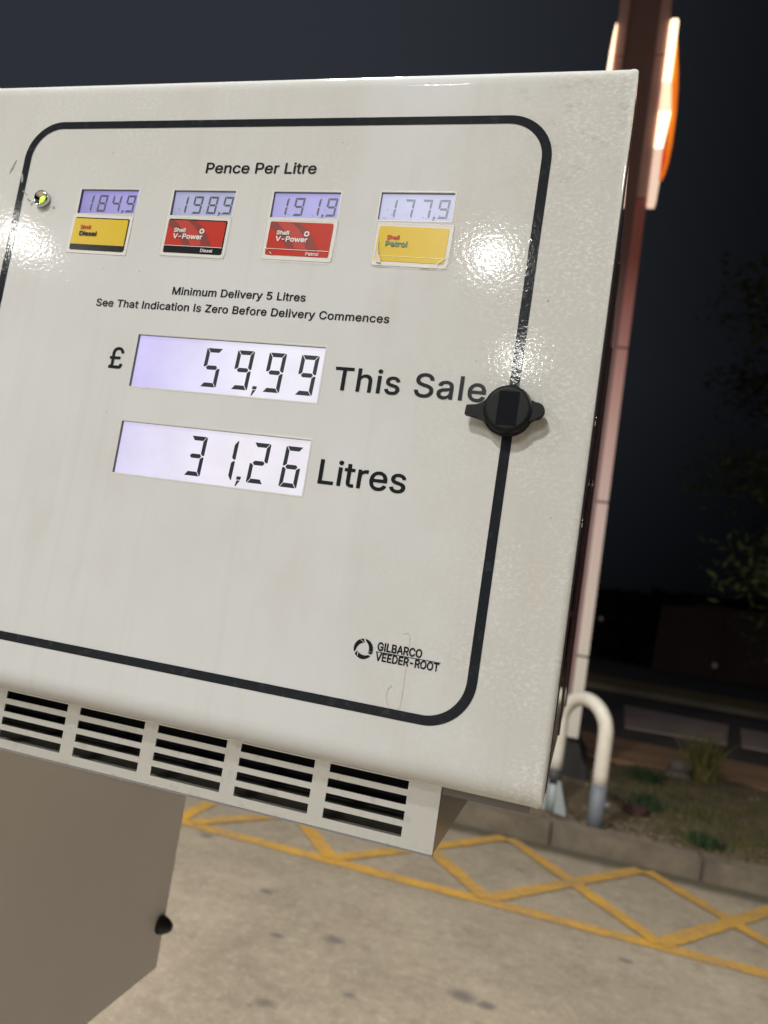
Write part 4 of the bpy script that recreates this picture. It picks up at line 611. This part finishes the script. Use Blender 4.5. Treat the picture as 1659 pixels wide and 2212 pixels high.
# ---- canopy over the pumps, with its lamps
cp = empty('canopy', (-1.3, -5, 4.8)); prop(cp, 'wide flat white forecourt canopy overhead, lamps set in its soffit', 'canopy')
MB().box((-11, -13, 4.86), (3.8, 1.6, 5.05)).done('soffit', 'canopy_white', cp)
MB().box((-11.05, -13.05, 5.05), (3.85, 1.65, 5.5)).done('fascia', 'canopy_white', cp)
for (x, y) in ((-5, -11.5), (3.2, -11.5), (-9.5, -1.5), (3.2, -6)):
    MB().box((x-.2, y-.2, 0.0), (x+.2, y+.2, 4.86)).done('column', 'canopy_white', cp)
first = True
for j, yr in enumerate((-9.7, -6.6, -3.4, 0.15)):
    for i, x in enumerate((-6.8, -1.32, 3.0)):
        if (i == 0 and j == 0) or (i == 2 and j < 3): continue
        y = 1.15 if (i < 2 and j == 3) else yr  # unseen front row set forward to brighten the pylon; right lamp added as fill
        r = empty('canopy_lamp', (x, y, 4.86))
        prop(r, 'square canopy lamp, %s column, %s row from the forecourt edge' % (('left', 'middle', 'right')[i], ('fourth', 'third', 'second', 'shifted first')[j]), 'lamp', 'square lamps in the canopy soffit')
        MB().box((x-.24, y-.24, 4.80), (x+.24, y+.24, 4.858)).done('frame', 'lamp_frame', r)
        df = MB().box((x-.14, y-.14, 4.785), (x+.14, y+.14, 4.798)).done('diffuser', 'lamp_frame', r); df.data.materials.append(MATS['lamp_diffuser'])
        for f_ in df.data.polygons:
            if f_.normal.z < -.9: f_.material_index = 1

# ================================================================ FUEL PUMP
fp = empty('fuel_pump', (-0.6, 0.3, 0)); prop(fp, 'white fuel pump head with lit price displays and a vented steel hood beneath', 'fuel pump')
Zr = lambda z: H+z
X0, X1, Z0, Z1 = -0.5465, -0.0118, H-0.1228, H+0.3768
RT, RB, RS = 0.015, 0.019, 0.0045
WIN = [(-.4326, .2589, -.3794, .2792), (-.3477, .2588, -.2946, .2792), (-.2629, .2589, -.2096, .2791), (-.1784, .2588, -.1246, .2796),
       (-.3549, .1212, -.2015, .1620), (-.3550, .0541, -.2010, .0940)]
WIN = [(a, H+b, c, H+d) for a, b, c, d in WIN]
# door leaf: flat face cut out round the windows, rolled edges, return flange
bm = bmesh.new()
xs = sorted({X0+RS, X1-RS} | {w_[0] for w_ in WIN} | {w_[2] for w_ in WIN}); zs_ = sorted({Z0+RB, Z1-RT} | {w_[1] for w_ in WIN} | {w_[3] for w_ in WIN})
vc = {}
def gv(x, y, z):
    k = (round(x, 6), round(y, 6), round(z, 6))
    if k not in vc: vc[k] = bm.verts.new((x, y, z))
    return vc[k]
for i in range(len(xs)-1):
    for j in range(len(zs_)-1):
        cx, cz = (xs[i]+xs[i+1])/2, (zs_[j]+zs_[j+1])/2
        if any(w_[0] < cx < w_[2] and w_[1] < cz < w_[3] for w_ in WIN): continue
        bm.faces.new((gv(xs[i], 0, zs_[j]), gv(xs[i+1], 0, zs_[j]), gv(xs[i+1], 0, zs_[j+1]), gv(xs[i], 0, zs_[j+1])))
N = 14; rings = []
def ring(a, back=None):
    s_, c_ = math.sin(a), math.cos(a); ox, ot, ob = RS*(1-s_), RT*(1-s_), RB*(1-s_); yx, yt, yb = RS*(1-c_), RT*(1-c_), RB*(1-c_)
    if back is not None: yx = yt = yb = back
    xa, xb, za, zb = X0+ox, X1-ox, Z0+ob, Z1-ot; cr = 0.006*s_+1e-5; out = []
    for cx, cz, a0, y0, y1 in ((xb-cr, zb-cr, 0, yx, yt), (xa+cr, zb-cr, 90, yt, yx), (xa+cr, za+cr, 180, yx, yb), (xb-cr, za+cr, 270, yb, yx)):
        for k in range(7):
            t = math.radians(a0+15*k); out.append((cx+cr*math.cos(t), y0+(y1-y0)*k/6, cz+cr*math.sin(t)))
    return out
pr = [ring(math.radians(90*k/N)) for k in range(N+1)]+[ring(math.pi/2, .0215), ring(math.pi/2, .028)]
rv = [[bm.verts.new(p) for p in r] for r in pr]
for a, b in zip(rv, rv[1:]):
    for k in range(len(a)):
        f = bm.faces.new((a[(k+1) % len(a)], a[k], b[k], b[(k+1) % len(a)])); f.smooth = True
bmesh.ops.recalc_face_normals(bm, faces=bm.faces[:])
for f in bm.faces:
    if not f.smooth and f.normal.y > 0: f.normal_flip()
me = bpy.data.meshes.new('display_door'); bm.to_mesh(me); bm.free(); me.materials.append(MATS['door_enamel'])
door = bpy.data.objects.new('display_door', me); C.objects.link(door); attach(door, fp)
# black border line
o_ = rrect(-.4945, H-.0835, -.0615, H+.3375, .0325, 16); i_ = rrect(-.4880, H-.0772, -.0682, H+.3313, .0262, 16)
bm = bmesh.new(); va = [bm.verts.new((p[0], -.0003, p[1])) for p in o_]; vb = [bm.verts.new((p[0], -.0003, p[1])) for p in i_]
for k in range(len(va)): bm.faces.new((va[k], vb[k], vb[(k+1) % len(va)], va[(k+1) % len(va)]))
bmesh.ops.recalc_face_normals(bm, faces=bm.faces[:])
me = bpy.data.meshes.new('border_line'); bm.to_mesh(me); bm.free(); me.materials.append(MATS['black_vinyl'])
bl = bpy.data.objects.new('border_line', me); C.objects.link(bl); attach(bl, door)

# lettering printed on the door
T = lambda s, x, z, cap, wd, wt=0.0, m='print_black', p=door, nm='lettering', **k: lettering(nm, s, x, H+z, cap, wd, m, p, weight=wt, **k)
T('Pence Per Litre', -.3235, .2935, .0083, .0913, 2, sx_fix=1.14)
T('Minimum Delivery 5 Litres', -.3327, .1950, .0058, .1094, 2, sx_fix=1.11)
T('See That Indication Is Zero Before Delivery Commences', -.3980, .1826, .0058, .2401, 2, sx_fix=1.11)
T('£', -.3762, .1340, .0163, .011, 1)
T('This Sale', -.1913, .1320, .0163, .1084, 1, sx_fix=1.09)
T('Litres', -.1911, .0645, .0168, .0632, 1, sx_fix=1.09)
T('GILBARCO', -.1300, -.0415, .0052, .0302, 3, sx_fix='fit')
T('VEEDER-ROOT', -.1303, -.0482, .0051, .0428, 3, sx_fix='fit')
MB().prism([(-.1306, H-.0428), (-.0868, H-.0428), (-.0868, H-.0424), (-.1306, H-.0424)], -.0003, -.0001).done('rule_line', 'print_black', door)
# maker's emblem: a ring broken in three, each piece crossed by a thin line
for k in range(3):
    pts = []
    a0, a1 = 90+120*k+5, 90+120*k+115
    for q in range(15):
        t = math.radians(a0+(a1-a0)*q/14); pts.append((-.1396+.0067*math.cos(t), H-.0423+.0067*math.sin(t)))
    for q in range(15):
        u = 1-q/14; t = math.radians(a0+(a1-a0)*u-8); r = .0043-.0008*math.sin(math.pi*u)+.0010*(u if k != 1 else u*.9)
        pts.append((-.1396+r*math.cos(t), H-.0423+r*math.sin(t)))
    MB().prism(pts, -.0003, -.0001).done('emblem', 'print_black', door)
    t = math.radians(a0+22); t2 = math.radians(a0+2)
    p0 = (-.1396+.0063*math.cos(t), H-.0423+.0063*math.sin(t)); p1 = (-.1396+.0045*math.cos(t2), H-.0423+.0045*math.sin(t2))
    MB().prism([p0, (p0[0]+.0003, p0[1]+.0002), (p1[0]+.0004, p1[1]+.0001), p1], -.0006, -.0004).done('emblem_line', 'print_white', door)
# leftovers of old stickers and scuffs
def strip(pts, w_, mm, nm='scratch', y=-.00025):
    mb = MB()
    for (a, b) in zip(pts, pts[1:]):
        d = Vector((b[0]-a[0], b[1]-a[1])); n_ = Vector((-d.y, d.x)).normalized()*w_/2
        mb.prism([(a[0]-n_.x, H+a[1]-n_.y), (b[0]-n_.x, H+b[1]-n_.y), (b[0]+n_.x, H+b[1]+n_.y), (a[0]+n_.x, H+a[1]+n_.y)], y, y+.0001)
    return mb.done(nm, mm, door)
strip([(-.1142, -.0283), (-.1110, -.0272), (-.1094, -.0285), (-.1090, -.042), (-.1088, -.0600), (-.1090, -.0755), (-.1108, -.0768)], .00035, 'residue', 'sticker_residue')
strip([(-.1165, -.0622), (-.1188, -.0650), (-.1196, -.0700), (-.1180, -.0745), (-.1158, -.0775)], .00045, 'residue', 'sticker_residue')
def chip(pts, mm='scuff_grey'):
    MB().prism([(p[0], H+p[1]) for p in pts], -.0004, -.0001).done('paint_chip', mm, door)
chip([(-.4905, .2775), (-.4885, .2768), (-.4842, .2732), (-.4846, .2728), (-.4888, .2758)])
chip([(-.4838, .2708), (-.4815, .2700), (-.4798, .2684), (-.4818, .2680), (-.4834, .2692)])
chip([(-.4795, .2665), (-.4770, .2675), (-.4772, .2650), (-.4790, .2648)])
chip([(-.4945, .2930), (-.4925, .2905), (-.4915, .2860), (-.4925, .2835), (-.4940, .2880)])
chip([(-.5035, .303), (-.5022, .304), (-.5045, .296), (-.5065, .292), (-.5068, .295)])
chip([(-.4575, .2635), (-.4555, .2640), (-.4550, .2625), (-.4570, .2620)])
for (x, z, r) in ((-.0505, .2045, .0007), (-.0925, .1600, .0004), (-.365, .1825+.03, .0005), (-.378, .146, .0004), (-.398, .213, .0004), (-.115, .218, .0004), (-.41, .31, .0005), (-.215, .318, .0005), (-.03, .06, .0005), (-.37, .0995, .0004)):
    MB().prism(circ(x, H+z, r, 8), -.0003, -.0001).done('dirt_speck', 'scuff_grey', door)

# ---- LCD windows
def seg_polys(w_, h, t, sl):
    g_ = t*.09; hh = h/2; c_ = t*.35
    P = {
     'a': [(g_+c_*.6, h), (w_-g_-c_*.6, h), (w_-t-g_*.5, h-t), (t+g_*.5, h-t)],
     'd': [(g_+c_*.6, 0), (w_-g_-c_*.6, 0), (w_-t-g_*.5, t), (t+g_*.5, t)],
     'g': [(t*.5+g_*2, hh), (t+g_, hh+t/2), (w_-t-g_, hh+t/2), (w_-t*.5-g_*2, hh), (w_-t-g_, hh-t/2), (t+g_, hh-t/2)],
     'f': [(0, h-g_-c_*.4), (c_*.5, h-g_*.5), (t-g_, h-t-g_), (t-g_, hh+t/2+g_), (t*.5-g_, hh+g_*1.6), (0, hh+g_*2.5)],
     'e': [(0, g_+c_*.4), (c_*.5, g_*.5), (t-g_, t+g_), (t-g_, hh-t/2-g_), (t*.5-g_, hh-g_*1.6), (0, hh-g_*2.5)],
    }
    P['b'] = [(w_-x, z) for x, z in P['f']]; P['c'] = [(w_-x, z) for x, z in P['e']]
    return {k: [(x+sl*z, z) for x, z in v_] for k, v_ in P.items()}
DIG = {'0': 'abcdef', '1': 'bc', '2': 'abged', '3': 'abgcd', '4': 'fgbc', '5': 'afgcd', '6': 'afgecd', '7': 'abc', '8': 'abcdefg', '9': 'abfgcd'}
DIGS = dict(DIG); 
def digit(ch, x, z, w_, h, t, sl, mm, parent, y):
    sp = seg_polys(w_, h, t, sl); mb = MB()
    for s_ in DIGS[ch]: mb.prism([(x+a, z+b) for a, b in sp[s_]], y-.0002, y-.0001)
    return mb.done('digit', mm, parent)
REC = .0026; K_ = 1+REC/.5
def window(i, nm, lcdm, label):
    x0, z0, x1, z1 = WIN[i]; mb = MB()
    # recess frame: four thin walls behind the cut-out
    for a, b in (((x0-.004, REC-.0026+.0002, z0-.004), (x0, REC+.002, z1+.004)), ((x1, .0002, z0-.004), (x1+.004, REC+.002, z1+.004)),
                 ((x0, .0002, z0-.004), (x1, REC+.002, z0)), ((x0, .0002, z1), (x1, REC+.002, z1+.004))): mb.box(a, b)
    fr_ = mb.done(nm, 'recess_dark', fp); prop(fr_, label)
    MB().box((x0-.003, REC, z0-.003), (x1+.003, REC+.0012, z1+.003)).done('lcd_screen', lcdm, fr_)
    # raised lip round the opening on the door face
    e = .0013; lp = MB()
    oo = rrect(x0-e, z0-e, x1+e, z1+e, .0012, 4); ii = rrect(x0, z0, x1, z1, .0003, 4)
    va = [lp.bm.verts.new((p[0], -.00005, p[1])) for p in oo]; vm = [lp.bm.verts.new(((p[0]+q[0])/2, -.00035, (p[1]+q[1])/2)) for p, q in zip(oo, ii)]; vb = [lp.bm.verts.new((p[0], .0001, p[1])) for p in ii]
    for A_, B_ in ((va, vm), (vm, vb)):
        for k in range(len(va)): lp.bm.faces.new((A_[k], B_[k], B_[(k+1) % len(va)], A_[(k+1) % len(va)])).smooth = True
    lp.done('rim', 'bezel_lip', fr_)
    return fr_
def kk(x, z): return x*K_, H+z*K_
names = ('first price display, 184.9, the most violet', 'second price display, 198.9', 'third price display, 191.9', 'fourth price display, 177.9, the palest')
for i, (txt, tl, mm) in enumerate((('184', -.4268, 'lcd_segment_faint'), ('198', -.3414, 'lcd_segment_faint'), ('191', -.2572, 'lcd_segment_faint'), ('177', -.1732, 'lcd_segment_washed'))):
    w_ = window(i, 'price_display', ('lcd_price_violet', 'lcd_price_grey', 'lcd_price_lilac', 'lcd_price_pale')[i], names[i])
    txt = txt+'9'
    for k, ch in enumerate(txt):
        x, z = kk(tl+.01285*k-.0011, .2602); digit(ch, x, z, .0079, .0143, .00165, .075, mm, w_, REC)
    x, z = kk(tl+.01285*3-.0034, .2600)
    MB().prism([(x-.0002, z), (x+.0016, z), (x+.0017, z+.0018), (x, z+.0018)], REC-.0002, REC-.0001).done('decimal_point', mm, w_)
    MB().prism([(x, z-.0004), (x+.0014, z-.0004), (x-.0001, z-.0014), (x-.0006, z-.0014)], REC-.0002, REC-.0001).done('decimal_point', mm, w_)
    rnd = random.Random(40+i); gm = MB(); x0, z0, x1, z1 = WIN[i]
    for k in range(26):
        gx_ = rnd.uniform(x0+.001, x1-.001)*K_; gz_ = z0+.0008+abs(rnd.gauss(0, .004)); gz_ = min(gz_, z1-.001); s_ = rnd.uniform(.0002, .0006)
        gm.prism([(gx_-s_*1.6, gz_), (gx_, gz_-s_*.6), (gx_+s_*1.4, gz_+s_*.2), (gx_, gz_+s_*.7)], REC-.0003, REC-.00025)
    gm.done('grime', 'lcd_grime', w_)
for i, (txt, zb, lab, lm) in enumerate((('5999', .1257, 'sale display reading 59.99 under a violet glow', 'lcd_sale'), ('3126', .0587, 'litres display reading 31.26', 'lcd_litres'))):
    w_ = window(4+i, 'amount_display', lm, lab)
    for k, ch in enumerate(txt):
        x, z = kk(-.2958+.02535*k, zb); digit(ch, x, z, .0137, .0297, .0032, .045, 'lcd_segment', w_, REC)
    x, z = kk(-.2530, zb)
    MB().prism([(x, z+.0012), (x+.0033, z+.0012), (x+.0037, z+.0036), (x+.0003, z+.0036)], REC-.0002, REC-.0001).done('decimal_comma', 'lcd_segment', w_)
    MB().prism([(x+.0006, z+.0007), (x+.0032, z+.0007), (x+.0005, z-.0036), (x-.0003, z-.0036)], REC-.0002, REC-.0001).done('decimal_comma', 'lcd_segment', w_)

# ---- fuel grade labels
def place(o, tx, tz, ang):
    o.data.transform(Matrix.Translation((tx, 0, tz)) @ Matrix.Rotation(ang, 4, 'Y')); return o
def sticker(x, z, ang, kind, label):
    """local frame: origin top left, x to the right, z down negative"""
    W_, H_ = .0556, .0323
    root = MB().prism(rrect(0, -H_, W_, 0, .0012, 4), -.0004, -.0001).done('grade_label', 'sticker_paper'); place(root, x, H+z, ang); attach(root, fp); prop(root, label)
    def add(pts, mm, nm, y): return attach(place(MB().prism(pts, y-.0001, y).done(nm, mm), x, H+z, ang), root)
    a, b, c_, d = .0026, -.0290+.0, .0528, -.0030
    if kind in ('diesel', 'vdiesel'): add(rrect(a, b-.0008, c_+.0004, d+.0006, .0016, 5), 'print_black', 'border', -.00045)
    if kind == 'diesel': add([(a+.0002, -.0249), (c_-.0006, -.0249), (c_-.0006, d-.0014), (c_-.0014, d-.0004), (a+.0002, d-.0004)], 'print_yellow', 'panel', -.0006)
    if kind == 'petrol':
        add(rrect(a-.001, b, c_, d, .0014, 5), 'print_yellow', 'panel', -.0006)
        add([(a-.001, -.0254), (c_, -.0254), (c_, -.0250), (a-.001, -.0250)], 'print_pale_line', 'rule_line', -.0008)
    if kind in ('vdiesel', 'vpetrol'):
        bt = -.0238 if kind == 'vdiesel' else b
        if kind == 'vdiesel': add([(a+.0002, bt), (c_-.0006, bt), (c_-.0006, d-.0014), (c_-.0014, d-.0004), (a+.0002, d-.0004)], 'print_red', 'panel', -.0006)
        else: add(rrect(a, b, c_, d, .0014, 5), 'print_red', 'panel', -.0006)
        A_ = lambda u: (a+.0003)+(c_-a-.001)*u
        def V(pts): return [(A_(u), d-.0005-(.0238-.0035-.0003)*v_) for u, v_ in pts]
        add(V([(0, .0), (.12, .0), (.4, .0), (.52, .18), (.62, .40), (.70, .70), (.76, 1), (.34, 1), (.22, .66), (.10, .36), (0, .2)]), 'print_dark_red', 'sweep', -.0007)
        add(V([(.10, .0), (.33, .0), (.46, .22), (.56, .48), (.62, .80), (.64, 1), (.46, 1), (.40, .72), (.28, .40), (.18, .18)]), 'print_mid_red', 'sweep', -.0008)
        add(V([(.38, .0), (.46, .0), (.60, .22), (.72, .55), (.82, 1), (.76, 1), (.68, .66), (.56, .34)]), 'print_dark_red', 'sweep', -.0009)
        yl = -.0240 if kind == 'vdiesel' else -.0242
        add([(a, yl-.0004), (c_, yl-.0004), (c_, yl), (a, yl)], 'print_white', 'rule_line', -.001)
        # little scalloped ring after the name
        n_ = 40; ro = [(.0248+.0085+(.0021+.00012*math.cos(8*t))*math.cos(t), -.0120+.0001+(.0021+.00012*math.cos(8*t))*math.sin(t)) for t in [2*math.pi*k/n_ for k in range(n_)]]
        ri = [(.0333+.00105*math.cos(2*math.pi*k/n_), -.0119+.00105*math.sin(2*math.pi*k/n_)) for k in range(n_)]
        mb = MB(); va = [mb.bm.verts.new((p[0], -.0012, p[1])) for p in ro]; vb = [mb.bm.verts.new((p[0], -.0012, p[1])) for p in ri]
        for k in range(n_): mb.bm.faces.new((va[k], vb[k], vb[(k+1) % n_], va[(k+1) % n_]))
        attach(place(mb.done('emblem', 'print_white'), x, H+z, ang), root)
    def txt(s, lx, lz, cap, wd, mm, wt):
        c2, s2 = math.cos(ang), math.sin(ang)
        o = lettering('lettering', s, 0, 0, cap, wd, mm, None, y=-.0012, weight=3 if cap > .0027 else 2, sx_fix='fit')
        o.data.transform(Matrix.Translation((lx, 0, lz))); place(o, x, H+z, ang); attach(o, root)
    if kind == 'diesel':
        txt('Shell', .0095, -.0122, .0030, .0094, 'print_red', .00014); txt('Diesel', .0098, -.0178, .0036, .0156, 'print_black', .00018)
    if kind == 'petrol':
        txt('Shell', .0086, -.0128, .0029, .0090, 'print_red', .00014); txt('Petrol', .0083, -.0180, .0038, .0158, 'print_green', .00020)
    if kind in ('vdiesel', 'vpetrol'):
        txt('Shell', .0093, -.0132, .0030, .0098, 'print_white', .00014); txt('V-Power', .0094, -.0183, .0037, .0252, 'print_white', .00018)
        txt('Diesel' if kind == 'vdiesel' else 'Petrol', .0352, -.0284, .0025, .0100, 'print_white', .00003)
    return root
s1 = sticker(-.4352, .2577, math.radians(1.1), 'diesel', 'yellow diesel label with black band')
s2 = sticker(-.3498, .2582, math.radians(1.0), 'vdiesel', 'red label with black band, second from left')
s3 = sticker(-.2637, .2584, math.radians(0.9), 'vpetrol', 'all red petrol label, third from left')
s4 = sticker(-.1773, .2570, math.radians(1.2), 'petrol', 'yellow petrol label under creased clear film')
def film(root, pts, label=None):
    o = MB().prism([(p[0], H+p[1]) for p in pts], -.0014, -.0013).done('clear_film', 'film_edge', root)
    return o
for root, ox, oz in ((s2, -.3500, .2580), (s3, -.2642, .2575), (s4, -.1780, .2565)):
    e = .0003
    for (a, b) in (((ox, oz), (ox+.0562, oz-.0012)), ((ox+.0562, oz-.0012), (ox+.0568, oz-.028)), ((ox+.0568, oz-.028), (ox+.053, oz-.0332)), ((ox+.053, oz-.0332), (ox, oz-.0322)), ((ox, oz-.0322), (ox, oz))):
        d = Vector((b[0]-a[0], b[1]-a[1])); n_ = Vector((-d.y, d.x)).normalized()*e/2
        film(root, [(a[0]-n_.x, a[1]-n_.y), (b[0]-n_.x, b[1]-n_.y), (b[0]+n_.x, b[1]+n_.y), (a[0]+n_.x, a[1]+n_.y)])
def glint(root, a, b, w_=.0004, mm='film_glint'):  # pale slivers: glints painted on creased film, plus a white tear
    d = Vector((b[0]-a[0], b[1]-a[1])); n_ = Vector((-d.y, d.x)).normalized()*w_/2
    MB().prism([(a[0]-n_.x, H+a[1]-n_.y), (b[0], H+b[1]), (a[0]+n_.x, H+a[1]+n_.y)], -.0018, -.0015).done('film_crease', mm, root)
glint(s3, (-.2622, .2352), (-.2560, .2298), .0008); glint(s3, (-.2560, .2298), (-.2622, .2352), .0006)
for k in range(7):
    glint(s4, (-.1745+.0006*k, .2265-.0001*k), (-.1748+.0002*k, .2440-.0016*k), .0005, 'residue' if k % 2 else 'film_glint')
glint(s4, (-.1762, .2250), (-.1640, .2246), .0004); glint(s4, (-.1300, .2263), (-.1225, .2330), .0004); glint(s4, (-.1420, .2245), (-.1300, .2238), .0004)

# ---- status light
sl_ = MB()
def lathe(mb, cx, cz, prof, seg=36):
    rr = [[mb.bm.verts.new((cx+r*math.cos(2*math.pi*k/seg), y, cz+r*math.sin(2*math.pi*k/seg))) for k in range(seg)] for (r, y) in prof]
    for a, b in zip(rr, rr[1:]):
        for k in range(seg): mb.bm.faces.new((a[k], a[(k+1) % seg], b[(k+1) % seg], b[k])).smooth = True
    return mb
lcx, lcz = -.4672, H+.2690
bz = lathe(MB(), lcx, lcz, [(.0064, 0), (.0068, -.0012), (.0066, -.0045), (.0060, -.0050), (.0052, -.0046), (.0036, -.0012), (.0030, -.0008)]).done('status_light', 'chrome', fp)
ln = lathe(MB(), lcx, lcz, [(.0031, -.0006), (.0028, -.0016), (.0018, -.0024), (.0004, -.0027)]); ln.bm.faces.new([v_ for v_ in ln.bm.verts][-36:]); ln.done('lens', 'status_green', bz)

# ---- lock cover on the right of the border line
kx, kz = -.0662, H+.1262
base_ = lathe(MB(), kx, kz, [(.0164, 0), (.0168, -.002), (.0168, -.0045), (.0160, -.0055), (.0150, -.0058)]).done('lock_cover', 'black_plastic', fp)
cx, cz = -.0655, H+.1262
def dome(mb):
    lathe(mb, cx, cz, [(.0148, -.005), (.0158, -.0060), (.0159, -.0105), (.0152, -.0118), (.0138, -.0124), (.0132, -.0125), (.0125, -.0125), (.0100, -.0125)])
    vs = [v_ for v_ in mb.bm.verts][-36:]; mb.bm.faces.new(vs)
    return mb
cap = dome(MB()).done('cap', 'black_plastic', base_)
MB().prism(rrect(cx-.0066, cz-.0112, cx+.0066, cz+.0112, .0006, 3), -.0128, -.0120).done('inset', 'black_plastic_dark', base_)
MB().prism([(cx-.0275, cz+.0008), (cx-.0205, cz+.0011), (cx-.0165, cz+.0032), (cx-.0125, cz+.0085), (cx-.0125, cz-.0100), (cx-.0175, cz-.0078), (cx-.0225, cz-.0062), (cx-.0280, cz-.0059)], -.0104, -.0055).done('tab', 'black_plastic', base_, bevel=.0004)
MB().prism([(cx+.012, cz+.0078), (cx+.0150, cz+.0062)]+[(cx+.0180+.0056*math.cos(math.radians(a)), cz+.0004+.0056*math.sin(math.radians(a))) for a in range(80, -100, -12)]+[(cx+.0150, cz-.0062), (cx+.012, cz-.0085)], -.0108, -.0065).done('thumb_tab', 'black_plastic', base_, bevel=.0009)

# ---- head housing behind the door
HX = -.0128
MB().box((-.5460, .0290, Zr(-.1205)), (HX-.004, .0335, Zr(.3745))).done('door_seal', 'seal_black', fp)
hs = MB().box((-.5460, .0335, Zr(-.1180)), (HX, .600, Zr(.3735))).done('housing', 'side_gloss', fp)
for (y0, y1) in ((.036, .052), (.30, .312), (.560, .592)):
    MB().box((HX-.001, y0, Zr(-.1170)), (HX+.0014, y1, Zr(.3728))).done('side_trim', 'side_trim', fp)
MB().box((-.5460, .603, Zr(-.1190)), (-.0118, .629, Zr(.3768))).done('rear_door', 'cabinet_white', fp, bevel=.004)
for (y, z) in ((.044, .137), (.30, .137), (.044, .065)):
    MB().tube([(HX+.0012, y, Zr(z)), (HX+.0022, y, Zr(z))], .0035, 14).done('rivet', 'chrome', fp)
MB().box((-.0780, .0300, Zr(-.1305)), (-.0198, .0325, Zr(-.1215))).done('lower_lip', 'lip_grey', fp)

# ---- vented steel hood under the head
vh = MB()
yv = .0284; tk = .0014; vr = -.0788; vb_ = H-.1702; vt = H-.1200; vl = -.5460
RZ = [(-.1265, -.1322), (-.1364, -.1423), (-.1465, -.1525), (-.1567, -.1635)]
bays = []
k = 0
while True:
    xr_ = -.1013-.0683*k; xl_ = xr_-.0568
    if xl_ < vl+.004: break
    bays.append((xl_, xr_)); k += 1
vh.box((vl, yv, H+RZ[-1][1]), (vl+.0001, yv+tk, vt)) if False else None
vh.box((vl, yv, vb_), (vr, yv+tk, H+RZ[-1][1])); hood = vh.done('vent_hood', 'brushed_steel', fp)
MB().box((vl, yv, H+RZ[0][0]), (vr, yv+tk, vt)).done('top_rail', 'brushed_steel', hood)
edges = [vl]+[e for b in reversed(bays) for e in b]+[vr]
for a, b in zip(edges[0::2], edges[1::2]):
    MB().box((a, yv, H+RZ[-1][1]), (b, yv+tk, H+RZ[0][0])).done('divider', 'brushed_steel', hood)
for (a, b) in bays:
    for q in range(3):
        MB().box((a, yv, H+RZ[q+1][0]), (b, yv+tk, H+RZ[q][1])).done('slat', 'brushed_steel', hood)
MB().box((vl, yv-.0002, vb_-.0014), (vr, yv+.004, vb_-.0002)).done('bottom_edge', 'lip_grey', hood)
MB().box((vr-tk, yv+tk, vb_), (vr, .40, H-.1190)).done('hood_side', 'inner_steel', hood)
MB().box((vl, yv+tk, vb_), (vr-tk, .40, vb_+tk)).done('hood_floor', 'hood_floor_steel', hood)
MB().box((vl, .028+.075, vb_+tk), (vr-tk-.001, .105, H-.1190)).done('baffle', 'vent_interior', hood)
MB().box((vl, yv+tk, H-.121), (vr-tk-.001, .40, H-.1185)).done('hood_ceiling', 'vent_interior', hood)

# ---- pump body left of the head
BX = -.5485
bd = MB().box((-1.25, .004, .8485), (BX, .606, H+.3805)).done('pump_body', 'body_grey', fp, bevel=.0025)
rs = lathe(MB(), 0, 0, [(.0125, 0), (.0135, -.002), (.0115, -.010), (.0075, -.017), (.0045, -.020)]); rs.bm.faces.new([v_ for v_ in rs.bm.verts][-36:])
ro_ = rs.done('rubber_stop', 'hose_rubber', None); ro_.data.transform(Matrix.Translation((BX, .590, .918)) @ Matrix.Rotation(math.pi/2, 4, 'Z')); attach(ro_, bd)
MB().box((-1.2, .06, .10), (-.80, .55, .8485)).done('base_cabinet', 'body_grey', fp, bevel=.003)
MB().box((-1.3, -.05, 0.0), (-.76, .66, .10)).done('plinth', 'kerb_concrete', fp, bevel=.01)
for kx_ in range(2):
    xh = -.80-.2*kx_
    MB().box((xh-.07, -.03, 1.25), (xh+.07, .004, 1.55)).done('nozzle_boot', 'black_plastic', fp, bevel=.01)
    MB().tube([(xh, -.05, 1.28), (xh, -.09, 1.15), (xh, -.08, .7), (xh-.05, -.06, .45), (xh-.12, -.05, .7), (xh-.12, -.02, .95)], .014, 12).done('hose', 'hose_rubber', fp)
